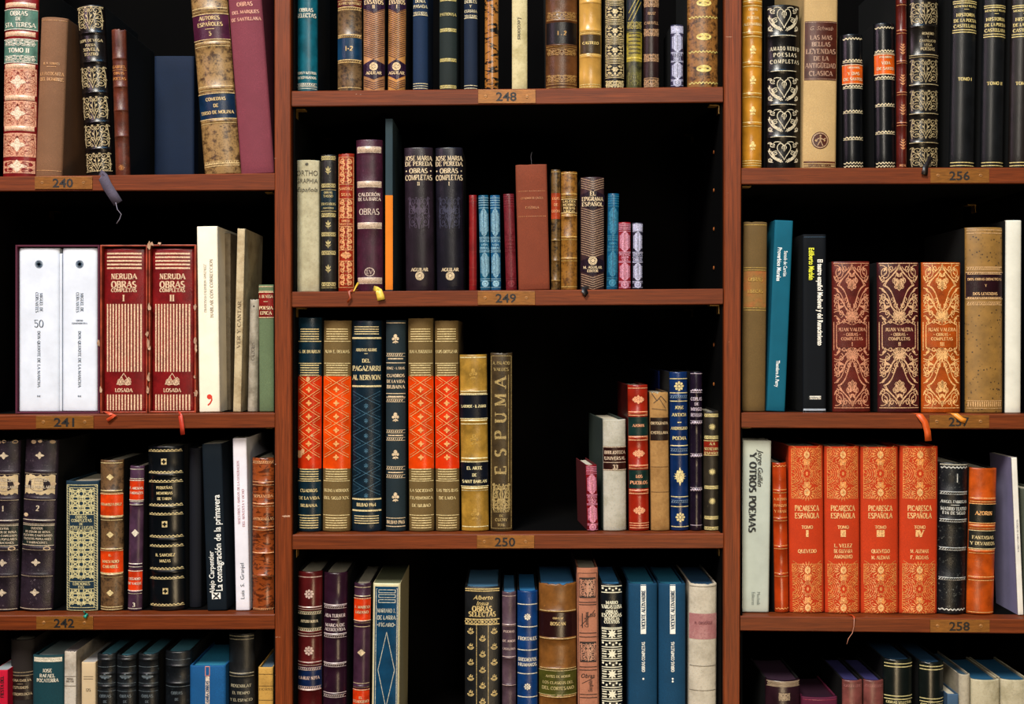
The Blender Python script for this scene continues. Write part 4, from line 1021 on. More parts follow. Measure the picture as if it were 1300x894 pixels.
b = Book(249, 489.3, 498.5, 150.5, 'very thin tall board book, slate above and orange below, on shelf 249', 'paper:#34444a', kind='p', gilt='ink:#15100c', D=120, pages='paper:#9a9484')
b.deco.rect(-4.6, 4.6, 248, 368, 'paper:#d07c24', 1, 6); b.build()
for x0, x1, n, lab in ((515, 551, 'II', 'dark aubergine book marked II with embossed panel, left of its twin on shelf 249'), (554.5, 589, 'I', 'blue-black twin book marked I with embossed panel on shelf 249')):
    c = 'leather:#241a22' if n == 'II' else 'leather:#181620'
    b = Book(249, x0, x1, 187, lab, c, dx=-2.2, gilt='gilt:#e2cdaa', bulge=5.5, grp='matching dark two-volume set')
    b.deco.texts([('JOSE MARIA', 201, 5.6), ('DE PEREDA', 208, 5.2), ('* OBRAS *', 217, 5.8), ('COMPLETAS', 225.5, 6.4), (n, 233.5, 4.4)], bold=1.15, maxw=33.5)
    b.deco.orn(o_crest, 270, 13, 21, lw=.8, mat='leather:#4c4250' if n == 'II' else 'leather:#3c3c4c').text('AGUILAR', 342.5, 4, maxw=21).orn(o_seal, 350.5, 5, lw=1.0); b.build()
b = Book(249, 595.5, 605, 247.5, 'thin plain brick-red book left of the two small teal ones on shelf 249', 'leather:#7c1c1c', bulge=2.5, gilt='gilt:#a04038', D=85)
b.deco.line([252, 256, 290, 320, 340, 356, 362], .6); b.build()
BL = 'gilt:#9cc4d4'
for x0, x1, dx, lab in ((610, 622.6, -2.8, 'small teal book with pale tube pattern, left of its twin on shelf 249'), (623.6, 636, -1.5, 'small blue book with pale tube pattern, right of its twin on shelf 249')):
    b = Book(249, x0, x1, 247.8, lab, 'leather:#1c5670' if dx < -2 else 'leather:#1e5578', dx=dx, gilt=BL, bulge=3, D=85, grp='small tube-patterned books')
    crisol(b, 247.8, 368, 0, BL, 'TERESA', ('VIDA', 'OBRAS'), None, .45); b.build()
b = Book(249, 642.5, 656, 246, 'small dark red book leaning on the large brown cloth book, shelf 249', 'leather:#641c24', dx=-3.6, bulge=3, gilt='gilt:#90404a', D=85)
crisol(b, 246, 368, 0, 'gilt:#8a3840', 'POESIA', ('OBRA', 'VIDA'), None, .4); b.build()
b = Book(249, 658.5, 698, 209, 'large plain rust-brown cloth book with a stray thread on top, shelf 249', 'cloth:#7c3e26', kind='r', dx=-4, bulge=2, gilt='gilt:#c08458', wear=.5)
b.deco.texts([('CUADRO DE CASTA', 252, 2.6), ('CASTILLA', 264, 3)], maxw=28)
for y in (243, 275): 
    for i in range(22): b.deco.rect(-17.5+i*1.6, -16.6+i*1.6, y-.4, y+.4, n=1)
b.build()
ribbon(b, [(675, 210, .06), (674.6, 205, .06), (674, 199, .06), (675.2, 193, .06)], .7, 'satin:#6a6a70', name='loose_thread')
b = Book(249, 700, 711.5, 215, 'thin marbled brown book with orange label on shelf 249', 'mottle:#6a5028:#2a1e10', gilt='gilt:#b8985c', bulge=3, hubs=(305, 331, 356))
b.deco.line([218, 305, 356], .8); L = b.tag(245, 278, 'leather:#9a4020', 'gilt:#e0a070'); L.texts([('LUIS', 252, 3), ('DE', 260, 3), ('LEON', 268, 3)]); b.build()
b = Book(249, 712.5, 733, 217.5, 'golden-brown calf book with boxed title and raised bands on shelf 249', 'mottle:#8c6226:#5c3c14', gilt='gilt:#e0bc70', bulge=4.5, hubs=(248, 275, 302, 329), wear=1)
b.deco.line([220, 246, 250, 273, 300.5, 304, 327.5, 331, 364], .7); L = b.tag(252, 271, 'leather:#382410', 'gilt:#e6c88c', w=.93, edge=1); L.texts([('LAS CIEN', 255.8, 2.8), ('MEJORES', 260, 2.8), ('POESIAS', 264.2, 2.8), ('LIRICAS', 268.3, 2.8)]); b.build()
b = Book(249, 737.5, 767.5, 224.5, 'brown zigzag-patterned book titled EL EPIGRAMA ESPAÑOL on shelf 249', 'leather:#3e2a2c', gilt='gilt:#e4cda8', bulge=6)
chevrons(b.deco, 226, 364, 'gilt:#a88c74', [(240, 266), (324, 349)], 2.9, 1.1)
hexband(b.deco, 241, 266, 'leather:#241622'); hexband(b.deco, 325, 350, 'leather:#241622')
b.deco.texts([('EL', 245.8, 5), ('EPIGRAMA', 252.5, 4.8), ('ESPAÑOL', 259.2, 4.8)], layer=5, maxw=26).orn(o_seal, 331, 5, lw=1, layer=5).texts([('M. AGUILAR', 339.5, 3.2), ('EDITOR', 344, 3)], layer=5, maxw=25); b.build()
ribbon(b, [(748, 366, .02), (745, 366.4, .012), (742, 366.6, -.002), (743, 371, -.003), (740, 373.5, -.0035)], 7, 'satin:#181214', taper=1.3)
b = Book(249, 770.5, 784.3, 245.5, 'small bright teal tube-patterned book right of the zigzag one on shelf 249', 'leather:#0d5474', dx=2, gilt='gilt:#5ca4bc', bulge=3.5, D=85)
crisol(b, 245.5, 367, 0, 'gilt:#4a94b0', 'TEATRO', ('OBRA', 'SELECTA'), None, .5); b.build()
b = Book(249, 785.8, 801, 282, 'tiny rose-red tube-patterned book on shelf 249', 'leather:#84202a', gilt='gilt:#e0a8b8', bulge=3, D=70); crisol(b, 282, 367, 0, 'gilt:#dca0b4', 'POEMAS', ('AMOR', 'VIDA'), None, .7); b.build()
b = Book(249, 803.3, 816.3, 282.5, 'tiny lilac tube-patterned book at the right end of the row on shelf 249', 'leather:#2c2a38', gilt=LIL, bulge=3, D=70); b.deco.rect(-6, 6, 284, 293, LIL); crisol(b, 282.5, 367, 0, LIL, 'NOVELA', ('CERVAN', 'OBRAS'), None, .7); b.build()

# ================================================================== SHELF 250
def vida(x0, x1, yt, lab, base, mid, dx, top, bot, worn=0):
    b = Book(250, x0, x1, yt, lab, base, dx=dx, gilt='gilt:#e0cc98', bulge=6, wear=.6, grp='orange-banded set')
    dd = b.deco
    for y0 in (418, 464, 596, 658): dd.line([y0+i*3.1 for i in range(5)], 1.3, w=.78)
    dd.line([433.5, 461.5, 611, 654.5], 1.0)
    dd.texts([(top, 446.5, 3.6)])
    for i, t in enumerate(bot): dd.text(t, 623+i*9.5, 3.7)
    L = b.tag(478, 595.5, mid, 'gilt:#f0b070', w=1.0, name='middle_panel')
    W = b.hw*.86
    for i in range(6):
        yc = 486+i*17.2
        for sg in (-1, 1):
            L.stroke([(-W, yc-sg*9.2), (W, yc+sg*9.2)], .75)
            L.stroke([(-W, yc-sg*6), (-W*.4, yc-sg*.5)], .5); L.stroke([(W, yc-sg*6), (W*.4, yc-sg*.5)], .5)
        L.orn(o_quatre, yc+8.8, 4, 4) if i < 6 else None
        L.orn(o_diamond, yc+8.8, 2.6, 2.6)
    if worn:
        for u, y, r in ((-b.hw*.8, 577, 4), (-b.hw*.5, 573, 2.4), (-1, 481.5, 2.6), (4, 553, 1.6)):
            L.put([(u+a*r, y+q*r*1.3) for a, q in disc(0, 0, 1, 7)], [tuple(range(7))], 'stained:#c89870', 3)
    return b.build()
NV = 'leather:#122c38'; TN = 'cloth:#6e5a34'
vida(376.5, 406.5, 403, 'navy book with orange-red lattice panel, first on shelf 250', NV, 'shiny:#b83410', 1, 'G. DE BIURRUN', ('CUADROS', 'DE LA VIDA', 'BILBAINA'), 1)
vida(408.8, 443.5, 407, 'khaki cloth book with orange lattice panel, second on shelf 250', TN, 'shiny:#d04a0a', 1.4, 'JUAN E. DELMAS', ('BILBAO A MEDIADOS', 'DEL SIGLO XIX'))
b = Book(250, 446, 483.5, 407, 'broad dark blue book with stamped lattice and title AL NERVION on shelf 250', 'leather:#102633', gilt='gilt:#e6d4a4', bulge=7)
dd = b.deco; dd.line([415, 418, 421, 424], 1.2, w=.82).line([429.3, 490.5], 2.2, w=.97).texts([('ADOLFO DE AGUIRRE', 444.3, 3.4)], maxw=26).text('DEL', 458, 4.4).texts([('PAGAZARRI', 467.8, 6), ('AL NERVION', 479.3, 6)], bold=1.2, maxw=35).line(449, .6, w=.12)
for i in range(7):
    yc = 506+i*19; c = 'gilt:#4e7488'
    for sg in (-1, 1):
        dd.stroke([(-17, yc-sg*9), (17, yc+sg*9)], .6, c); dd.stroke([(-17, yc-sg*5), (-7, yc)], .4, c); dd.stroke([(17, yc-sg*5), (7, yc)], .4, c)
    dd.orn(o_tulip, yc+9.5, 4.2, 3.4, mat=c, lw=.5, flip=-1)
dd.line([634, 648.5], 2.0, w=.97).text('BILBAO 1964', 641, 4, maxw=24).line([655.5, 658.5, 661.5, 664.5], 1.1, w=.82); b.build()
b = Book(250, 489.5, 514.5, 406.5, 'slate-blue cloth book with four gilt rose stamps on shelf 250', 'cloth:#1e2e34', gilt='gilt:#e4cdaa', bulge=5, wear=.5)
b.deco.line([410, 460.8, 499.8, 504.5, 668.5], 1.0).line([455.5, 503.5, 553, 600], 1.5, w=.75).rope([450.5, 508.5, 548, 557.5, 594.5, 605], 2.6).orn(o_rose, [430, 529.5, 577, 631], 5.6, 6.2).texts([('GOMEZ - A. SALAS', 467.5, 3.2), ('CUADROS', 477, 3.8), ('DE LA VIDA', 484.2, 3.8), ('BILBAINA', 491.2, 4), ('BILBAO 1965', 663, 4)]).line(658, .9); b.build()
vida(519, 550.8, 404, 'khaki cloth book with orange lattice panel beside the slate-blue rose-stamped one', TN, 'shiny:#cc4408', -1.5, 'JUAN A. ZUNZUNEGUI', ('LA SOCIEDAD', 'FILARMONICA', 'DE BILBAO'))
vida(553, 583, 407, 'khaki cloth book with orange lattice panel, beside the tan leather one with black labels', TN, 'shiny:#c8380c', -1.5, 'LUIS ORTUZAR', ('LAS TRES RIAS', 'DE LAIDA'))
b = Book(250, 586, 620.5, 450.5, 'honey tan leather book with two black labels on shelf 250', 'leather:#9c7a34', dx=-2.8, gilt='gilt:#f0e2b0', bulge=6, hubs=(497, 535, 584, 621), hubh=5)
b.deco.line([454, 497, 500, 534, 538.5, 582, 586, 620, 623, 669], 1.1).orn(o_rose, [475, 558, 653], 6.5, 8, mat='gilt:#b89448', lw=.6)
L = b.tag(500.5, 532.5, 'leather:#0e1420', edge=1); L.text('LABORDE - B. ZUBIRI', 516, 3.2)
L = b.tag(586, 618.5, 'leather:#0e1420', edge=1); L.texts([('EL ARTE', 594.5, 3.8), ('DE', 603.3, 3.6), ('SAINT BARLAN', 611.5, 3.6)]); b.build()
b = Book(250, 622.5, 650.3, 448, 'worn olive-brown book lettered ESPUMA sideways in pale decorative capitals, shelf 250', 'scuffed:#44361e:#7a6842', gilt='gilt:#b09a68', bulge=4.5, wear=1)
dd = b.deco; dd.stroke([(-12.5, 452), (12.5, 452), (12.5, 671), (-12.5, 671), (-12.5, 452)], .6).texts([('A. PALACIO', 461, 4), ('VALDES', 469, 4)], maxw=21)
for i, ch in enumerate('ESPUMA'): dd.text(ch, 597-i*22.3, 13.5, rot=1, u=-1, bold=1.15, stretch=1.15)
dd.stroke([(9, 476), (9, 612)], .8).orn(o_arab, 631, 10.5, 18, lw=1.4).line([642, 645], .7, w=.8).texts([('ILUSTRACION', 649, 3), ('DE', 655, 3), ('CUCHY', 660, 3.6), ('TERE', 666.5, 3.2)], maxw=19); b.build()
# right group
b = Book(250, 746, 759.8, 590.5, 'small crimson book with pink tube pattern, first of the right-hand group on shelf 250', 'leather:#74161f', dx=-2, gilt='gilt:#e8a0b4', bulge=2, yaw=5.5, D=85, board='cloth:#5a1218')
crisol(b, 590.5, 675, 0, 'gilt:#e094ac', 'POESIA', ('OBRAS', 'AMOR'), None, .7); b.build()
b = Book(250, 767.2, 796.2, 533, 'pale grey parchment book with maroon label numbered 33 and grey-green cover, shelf 250', 'stained:#b0aca0:#94907e', board='cloth:#36423c', gilt='gilt:#d8c0a8', bulge=5, yaw=4.5, D=130, dx=-1)
L = b.tag(567, 597.5, 'leather:#32140f', edge=1); L.texts([('BIBLIOTECA', 574.5, 4), ('UNIVERSAL', 582, 4), ('33', 593, 5)]); L.line(587.3, .7); b.build()
b = Book(250, 799.5, 824.8, 489, 'glossy red leather book with two dark green labels on shelf 250', 'shiny:#8c2412', board='leather:#4c1410', gilt='gilt:#ecac84', bulge=5, hubs=(525, 556.5, 593, 624.5), hubh=4, dx=-2, yaw=1.5)
b.deco.line([493, 523, 527.5, 554.5, 559, 591, 595, 622.5, 627, 664.5, 667.5, 670.5], 1.0).orn(o_cartouche, [507.5, 576, 648.5], 8, 6)
for y in (525, 556.8, 593, 624.8): b.deco.rect(-12, 12, y-1.3, y+1.3, 'gilt:#d07c54')
L = b.tag(529.5, 553.5, 'leather:#14302c'); L.text('AZORIN', 540.5, 3.2)
L = b.tag(597, 620.5, 'leather:#14302c'); L.texts([('LOS', 605, 3.6), ('PUEBLOS', 613, 4)]); b.build()
b = Book(250, 827.2, 850.5, 498, 'light brown parchment book with peeling top and dark brown label on shelf 250', 'stained:#a07c4c:#7c5a30', gilt='gilt:#d8c09c', dx=-2, bulge=3.5, wear=2.2, board='cloth:#5c4832')
b.deco.line([593, 625], .6, 'ink:#6c4c28').stroke([(-9, 500), (-3, 509), (2, 503), (9, 511)], 1, 'ink:#4a3826').stroke([(-7, 512), (0, 506), (8, 519)], .8, 'ink:#4a3826').stroke([(-9, 519), (9, 521)], .7, 'ink:#5a4630')
L = b.tag(530.5, 559.5, 'leather:#2a1c16', w=.97); L.texts([('ORTOGRAFIA', 537.5, 3.4), ('CASTELLANA', 549.5, 3.4)]); b.build()
b = Book(250, 836, 849, 471, 'saturated blue book visible behind the peeling parchment one on shelf 250', 'cloth:#0e2a68', d=115, D=100); b.build()
b = Book(250, 852.6, 875.2, 472.5, 'royal blue leather book with round gilt rosettes on shelf 250', 'shiny:#0f2c56', gilt='gilt:#e6d49c', bulge=5, dx=-2, hubs=(503, 569, 635), hubh=8)
b.deco.line([481, 499, 509.5, 566, 577.5, 631, 643.5, 669], 1).rope([504, 571.5, 637], 2.2, 'gilt:#8aa4c0').orn(o_rosette, [490.5, 657], 6, 6.2, lw=.7).orn(o_cartouche, 605, 6, 12).orn(o_star12, 605, 8, 7).texts([('JOSE', 517.5, 3.8), ('ANTICH', 526.8, 3.8), ('ANDROGINO', 544, 3.6), ('[POEMA]', 556.5, 4)]).line(536.5, 1.2, w=.22); b.build()
b = Book(250, 877, 892, 472.5, 'slim purple-black leather book with scalloped silver bands on shelf 250', 'shiny:#1e1424', gilt='gilt:#d0c0cc', bulge=4, dx=0, hubs=(496, 537, 579, 622), hubh=4)
b.deco.wave([496, 537, 579, 622], 1.2, 5, 1.2).line([498.5, 534.5, 576.5, 619.5, 474.5, 667], .7).texts([('COPLAS', 506.5, 4), ('DE', 513, 3.4), ('MINGO', 519.5, 4), ('REVULGO', 527, 4)]); b.build()
b = Book(250, 894.3, 914, 522, 'dark olive-brown book with red label and gilt daisies, last on shelf 250', 'scuffed:#2e281e:#5a5040', gilt='gilt:#d4c48c', bulge=4.5, wear=.8)
b.deco.orn(o_star12, [542, 599, 636.5], 4.8).chain([527.5, 555.5, 619, 657.5, 671], 3.4, n=4)
L = b.tag(559, 579, 'leather:#7c2414', edge=1, w=.97); L.texts([('A A', 563.5, 3.2), ('SECRETARIO', 570, 3.2), ('ESPAÑOL', 575.5, 3.2)]); b.build()

# ================================================================== SHELF 251
b = Book(251, 376, 407, 726.5, 'glossy red-brown book with black and blue labels, first on the lowest middle shelf', 'shiny:#54181a', gilt='gilt:#dcc0b4', hubs=(772, 803, 843, 877), bulge=7, dx=1)
b.deco.line([733, 771, 774, 805, 808, 841, 845, 876], .9).orn(o_rosette, [754.5, 826.5], 6, 6)
L = b.tag(776, 801, 'leather:#0e1212', 'gilt:#d8c8a8'); L.rope([778.5, 799.5], 2.2); L.text('ARTURO BORJA', 789, 3.2, maxw=21)
L = b.tag(847, 875, 'leather:#102448'); L.rope([849.5, 873.5], 2.2); L.text('LA RUIZ NOTA', 861, 3.8, maxw=25); b.build()
b = Book(251, 408.6, 438.5, 728, 'glossy purple-black book with scalloped bands on the lowest middle shelf', 'shiny:#2e1626', gilt='gilt:#d8c8c4', hubs=(770, 806.5, 843.5, 882), bulge=7, dx=1.6)
b.deco.rope([771, 808, 845, 884], 2.4).line([768, 805, 842, 880], .7).texts([('ADA TURNER', 782, 4), ('MARCA DE', 794, 3.8), ('ACEROLVIDA', 799.5, 3.8)], maxw=25).line(787, .7, w=.3); b.build()
b = Book(251, 446.5, 467.5, 741.5, 'slim violet book with vivid orange label and gilt diamond, lowest middle shelf', 'leather:#42283a', gilt='gilt:#d8c4a0', hubs=(758, 790, 872), dx=2.8, bulge=5)
b.deco.orn(o_diamond, 829, 5, 4.6).line([746, 757, 791, 796, 868, 873], .7)
L = b.tag(759.5, 789, 'leather:#c83c10', edge=1); L.texts([('J. MARCO', 771, 3.2), ('LOZANO', 777.5, 3.2)])
L = b.tag(875.5, 905, 'leather:#c83c10', edge=1); L.texts([('EL', 886, 3), ('CUADERNO', 891, 3.2)]); b.build()
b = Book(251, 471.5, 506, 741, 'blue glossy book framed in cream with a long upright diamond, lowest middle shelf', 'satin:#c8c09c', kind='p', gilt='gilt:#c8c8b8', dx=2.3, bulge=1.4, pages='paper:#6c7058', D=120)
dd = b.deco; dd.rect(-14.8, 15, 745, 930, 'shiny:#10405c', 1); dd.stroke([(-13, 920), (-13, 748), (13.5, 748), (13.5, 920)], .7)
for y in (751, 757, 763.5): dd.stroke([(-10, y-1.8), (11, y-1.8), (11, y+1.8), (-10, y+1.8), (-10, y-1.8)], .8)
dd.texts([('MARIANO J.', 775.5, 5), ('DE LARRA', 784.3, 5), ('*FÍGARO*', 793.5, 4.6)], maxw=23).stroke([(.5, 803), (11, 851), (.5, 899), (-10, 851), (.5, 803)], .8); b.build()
b = Book(251, 590, 634.5, 745.5, 'wide black book with rows of small gilt crescents, centre of the lowest middle shelf', 'scuffed:#16181a:#3c3e40', gilt='gilt:#dcc388', bulge=4, pages='paper:#5c88a8')  # blue pages along this row hold painted overhead light
dd = b.deco; dd.line([748, 750.5], 1.2, w=.97).sans('Alberto', 758.5, 5.6, shear=.35, maxw=30, u=1).sans('Insua', 765.8, 5.4, shear=.35, u=0, maxw=22).text('OBRAS', 773, 6.4, maxw=31, bold=1.3).text('SELECTAS', 780, 5.8, maxw=38, bold=1.3)
dd.line([786.5, 793], 1.3, w=.97).orn(o_diamond, 789.8, 2, 2)
for i in range(9): dd.stroke([(-20+i*4.6+a*1.8, 789.8+q*2) for a, q in disc(0, 0, 1, 8)+[(1, 0)]], .8)
for u in (-7.2, 7.6): dd.stroke([(u, 794), (u, 930)], .6)
for i in range(6):
    dd.orn(o_bird, 801.5+i*19.8, 4.4, 4.2, u=-14.8, lw=.85); dd.orn(o_bird, 810.5+i*20, 4.4, 4.2, u=.3, lw=.85); dd.orn(o_bird, 801.5+i*19.8, 4.4, 4.2, u=15, lw=.85)
b.build()
b = Book(251, 637.5, 655, 752, 'slim purple-grey book with worn leather bands, lowest middle shelf', 'scuffed:#52404a:#8c7078', gilt='gilt:#d0b8b0', hubs=(794, 836, 870), wear=1, pages='paper:#4c80a8')
b.deco.line([757, 793, 795, 834, 870], .7).texts([('POEMAS', 802, 2.8), ('DE AMOR', 814, 2.8), ('CASTELLANOS', 824, 2.6)]); b.build()
b = Book(251, 656.8, 682.5, 751, 'royal blue book with four white-gilt rules and small rosettes, lowest middle shelf', 'leather:#0f3a6c', gilt=SILV, bulge=5, pages='paper:#3c80b4')
b.deco.line([767.5, 796, 825.5, 855.5, 885], 1.1).orn(o_rosette, [783.3, 872], 4.4, 4.4, lw=.6).texts([('FRONTALES', 811, 4.2), ('DOCUMENTOS', 837.5, 4.2), ('HUMANOS', 844, 4)]); b.build()
b = Book(251, 684.5, 732.5, 741.5, 'very wide tan leather book with torn headcap, maroon and olive labels, lowest middle shelf', 'leather:#785026', gilt='gilt:#d8bc84', bulge=9, wear=3.5, hubs=(776, 811, 849, 885), hubh=3, pages='paper:#4c84b0')
b.deco.line([776, 811, 849, 885], 1.0)
L = b.tag(778, 809.5, 'shiny:#2a1212'); L.texts([('OBRAS DE', 785, 2.2), ('BOSCAN', 792, 4)], maxw=24)
L = b.tag(851, 883.5, 'leather:#4a4a1c', 'gilt:#c4b480', edge=1, ragged=1); L.texts([('ANTES DE MORIR', 859, 3), ('LOS CLASICOS DEL', 867, 3.4), ('DEL CORTESANO', 874, 4)], maxw=42); b.build()
b = Book(251, 734.5, 761, 721.5, 'tall salmon-pink book with black engraved panels, lowest middle shelf', 'stained:#a8745c:#8a5a48', gilt='ink:#33201c', dx=-2, bulge=2.5)
dd = b.deco; dd.stroke([(-11.8, 728), (11.8, 728), (11.8, 905), (-11.8, 905), (-11.8, 728)], .6)
for y, s in ((746.5, 13), (828, 13)):
    dd.rect(-10.4, 10.4, y-s, y+s, 'ink:#2c1c18', 1); dd.orn(o_crest, y, 9.5, s-1.5, lw=1, mat='gilt:#c08c74', layer=3)
dd.line([765, 768, 804, 809, 847, 851, 882, 886], 1.0, w=.82)
dd.sans('Luis', 780, 6.5, rot=0, u=4, shear=.3, maxw=12).sans('Castellanos', 787, 5, rot=1, u=-2, shear=.3, stretch=.6).sans('Obras', 858, 5.5, shear=.3, u=-1, maxw=18).sans('Escogidas', 871, 5, rot=1, u=2, shear=.3, stretch=.55).stroke([(-9, 795), (9, 775)], .7).stroke([(-7, 779), (-7, 797)], 1.2).stroke([(-8, 868), (8, 860)], .7); b.build()
b = Book(251, 764, 791.3, 742, 'black book with bold white geometric folk bands, lowest middle shelf', 'leather:#12161c', gilt='ink:#e0dcc4', dx=-1, bulge=4, pages='paper:#4c8cbc')
dd = b.deco
def bars(y):
    dd.line([y-4, y+4], 1.1, w=.93); n = 6
    for i in range(n):
        u = -12.4+i*4.2; dd.rect(u, u+2.3, y-2.4+(i % 2)*2.2, y+(i % 2)*2.2, n=2)
bars(748.5)
dd.texts([('MARIO', 765.2, 3.8), ('VARGAS LLOSA', 770.5, 4.6), ('OBRAS', 776.8, 3.8), ('ESCOGIDAS', 781.4, 4.2), ('NOVELAS', 786, 3.4), ('CUENTOS', 790, 3.4)], bold=1.3, maxw=24.5).line(797.5, 1, w=.93)
for i in range(5):
    y = 805+i*25.6
    dd.orn(lambda: o_star(8, .2), y, 6.2); dd.line([y-5.8, y+5.8], .9, w=.93)
    for sg in (-1, 1):
        for q in (-3.2, 0, 3.2): dd.rect(sg*6.8 if sg > 0 else -12.4, 12.4 if sg > 0 else -6.8, y+q-.7, y+q+.7, n=2)
    bars(y+12.8)
b.build()
for x0, x1, n, lab in ((798.5, 835, 1, 'deep teal cloth book with white title strip and one dot, lowest middle shelf'), (837, 871, 2, 'deep teal cloth book with white title strip and two dots, beside the whitish parchment one')):
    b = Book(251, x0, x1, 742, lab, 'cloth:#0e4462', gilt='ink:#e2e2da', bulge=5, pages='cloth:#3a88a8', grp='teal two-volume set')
    b.deco.rect(-3.4, 3.4, 742.5, 805, n=3).text('VICENTE ALEIXANDRE', 774, 4.4, rot=1, mat='ink:#0e3c58', layer=4, bold=1.4, stretch=.8).text('OBRAS COMPLETAS', 834, 3.8, rot=1, stretch=.82)
    for i in range(n): b.deco.put([(a*1.3, 862+i*3.4+q*1.3) for a, q in disc(0, 0, 1, 8)], [tuple(range(8))])
    b.build()
b = Book(251, 875, 910, 742, 'whitish parchment book with faded pink label, last on the lowest middle shelf', 'stained:#bcb4a4:#a09888', gilt='ink:#6c6458', bulge=6, dx=1, pages='paper:#3c6080', wear=.8)
b.deco.line([846, 877], .7).line([745], .6); L = b.tag(779.5, 812, 'stained:#9c6c6c:#b48c88', 'ink:#7c4a50'); L.text('R. ORDOÑEZ', 791, 3); b.build()

# ================================================================== SHELF 256
b = Book(256, 943, 968, -52, 'golden yellow leather book with small gilt flowers, first on shelf 256', 'shiny:#b07c28', gilt='gilt:#f0d890', hubs=(4, 43, 81, 120.5, 157.5), hubh=5, bulge=5, dx=1)
b.deco.line([1, 7, 40.5, 46, 78.5, 84, 118, 123, 155, 160, 204, 207, 210], .8).orn(o_rose, [63, 101.5, 140.5, 185], 5, 6, lw=.6).texts([('OBRAS', 12, 2.8), ('DE', 17, 2), ('POESIA', 22.5, 3.4), ('ALEJANDRINA', 30.5, 3.2)], mat='gilt:#e8d0a0'); b.build()
b = Book(256, 974, 1017, 5.7, 'wide black leather book with silvery heart scrolls, POESIAS COMPLETAS, on shelf 256', 'shiny:#100e0e', gilt='gilt:#d8ccb0', hubs=(45.5, 90, 132.5, 173.5), hubh=5, bulge=8)
for y, s in ((24, 15.5), (113, 15), (153, 14.5), (193, 13.5)): b.deco.orn(o_heart, y, 18.5, s, lw=.95)
b.deco.line([45, 90, 132.5, 173.5], .8, w=.75).texts([('AMADO NERVO', 61.5, 4.6), ('POESIAS', 69.5, 4.6), ('COMPLETAS', 78, 4.6)], u=2, maxw=37, track=.3); b.build()
b = Book(256, 1019.8, 1061.8, -52, 'tall cream linen book with brown title panel and round seal on shelf 256', 'cloth:#b89c6e', gilt='gilt:#a8866c', dx=3, bulge=3)
L = b.tag(27, 102, 'leather:#4c2216', 'gilt:#ae8a74', w=.97); L.sans('G. Schwab', 36, 5.4, shear=.35, maxw=30, bold=0)
L.texts([('LAS MAS', 48, 5.4), ('BELLAS', 56.5, 5.4), ('LEYENDAS', 65.5, 6), ('DE LA', 74.5, 5.4), ('ANTIGÜEDAD', 83.5, 5.8), ('CLASICA', 93.5, 5.8)], maxw=38)
L.line([28.5, 100.5], .6)
b.deco.put([(a*11, 178.5+q*11) for a, q in disc(0, 0, 1, 24)]+[(0, 178.5)], [(i, (i+1) % 24, 24) for i in range(24)], 'leather:#4c2216', 1)
b.deco.orn(o_figure, 178.5, 9.4, 9.2, lw=1.3, mat='gilt:#b89878', layer=3).rect(-20, 20, 205, 207, 'leather:#5c3020').line([209, 212], .6, 'leather:#5c3020').text('EDITORIAL LABOR', 209.8, 2.6, 'leather:#5c3020'); b.build()
for x0, x1, yt, dx, ys, lb, T, lab in ((1072, 1098, 42.7, -1.5, (49, 76.5, 109.5, 141, 175), (81.5, 107), ('TRABAJOS', 'Y DIAS', 'DE SANTOS'), 'shorter of two black books with orange label and gilt waves, shelf 256'),
                                   (1113, 1138.6, 28.5, -1.5, (35, 64.5, 98, 132.5, 167.5), (68, 95), ('PALABRAS', 'VIDA', 'DE SANTO'), 'taller of two black books with orange label, beside the slim red one')):
    b = Book(256, x0, x1, yt, lab, 'shiny:#0e1013', dx=dx, gilt='gilt:#e0d0ac', bulge=5.5, grp='black books with orange labels')
    b.deco.wave([y for y in ys], 1.1, 6, 1.1).line([y+2.4 for y in ys[1:]], .7)
    b.deco.wave([207, 211], 1.1, 6, 1.0)
    L = b.tag(lb[0], lb[1], 'shiny:#c45a10', edge=1); L.texts([(T[0], lb[0]+4.5, 2.4), (T[1], lb[0]+12, 3.6), (T[2], lb[0]+19, 3.4)]); b.build()
b = Book(256, 1140, 1153, -40, 'slim red-brown leather book with gilt sprigs between two black ones on shelf 256', 'leather:#5a1c12', gilt='gilt:#e0a070', dx=-.5, hubs=(4, 40, 79, 118, 157), bulge=4)
b.deco.line([6, 38, 42, 77, 80, 117, 120, 155.5, 159], .7).orn(o_fern, [62, 101, 139, 183], 5.4, 8).text('REAL', 210, 2.6); b.build()
b = Book(256, 1156, 1194.5, -46, 'wide black leather book with dense gilt scroll panels and slanted title on shelf 256', 'shiny:#17130f', gilt='gilt:#b4a27c', hubs=(33, 70, 108, 144.5, 181), hubh=5, bulge=7.5)
for y, s in ((16, 14.5), (89.5, 15), (127, 13.5), (163, 13), (199, 13)): b.deco.orn(o_arab, y, 17, s, lw=.75)
b.deco.line([69.5, 72, 107, 144, 181], .9, w=.95).texts([('ROMERO', 42.5, 3), ('Y', 47, 2.6), ('CASTILLEJO', 51.8, 3), ('VEGA', 57, 3.2), ('POESIAS', 62, 3.8)], u=3, maxw=26); b.build()
ribbon(b, [(1182, 199, .012), (1178, 207, .008), (1175, 212, -.001), (1173.5, 222, -.003)], 5, 'satin:#1a0e0a', taper=1.6)
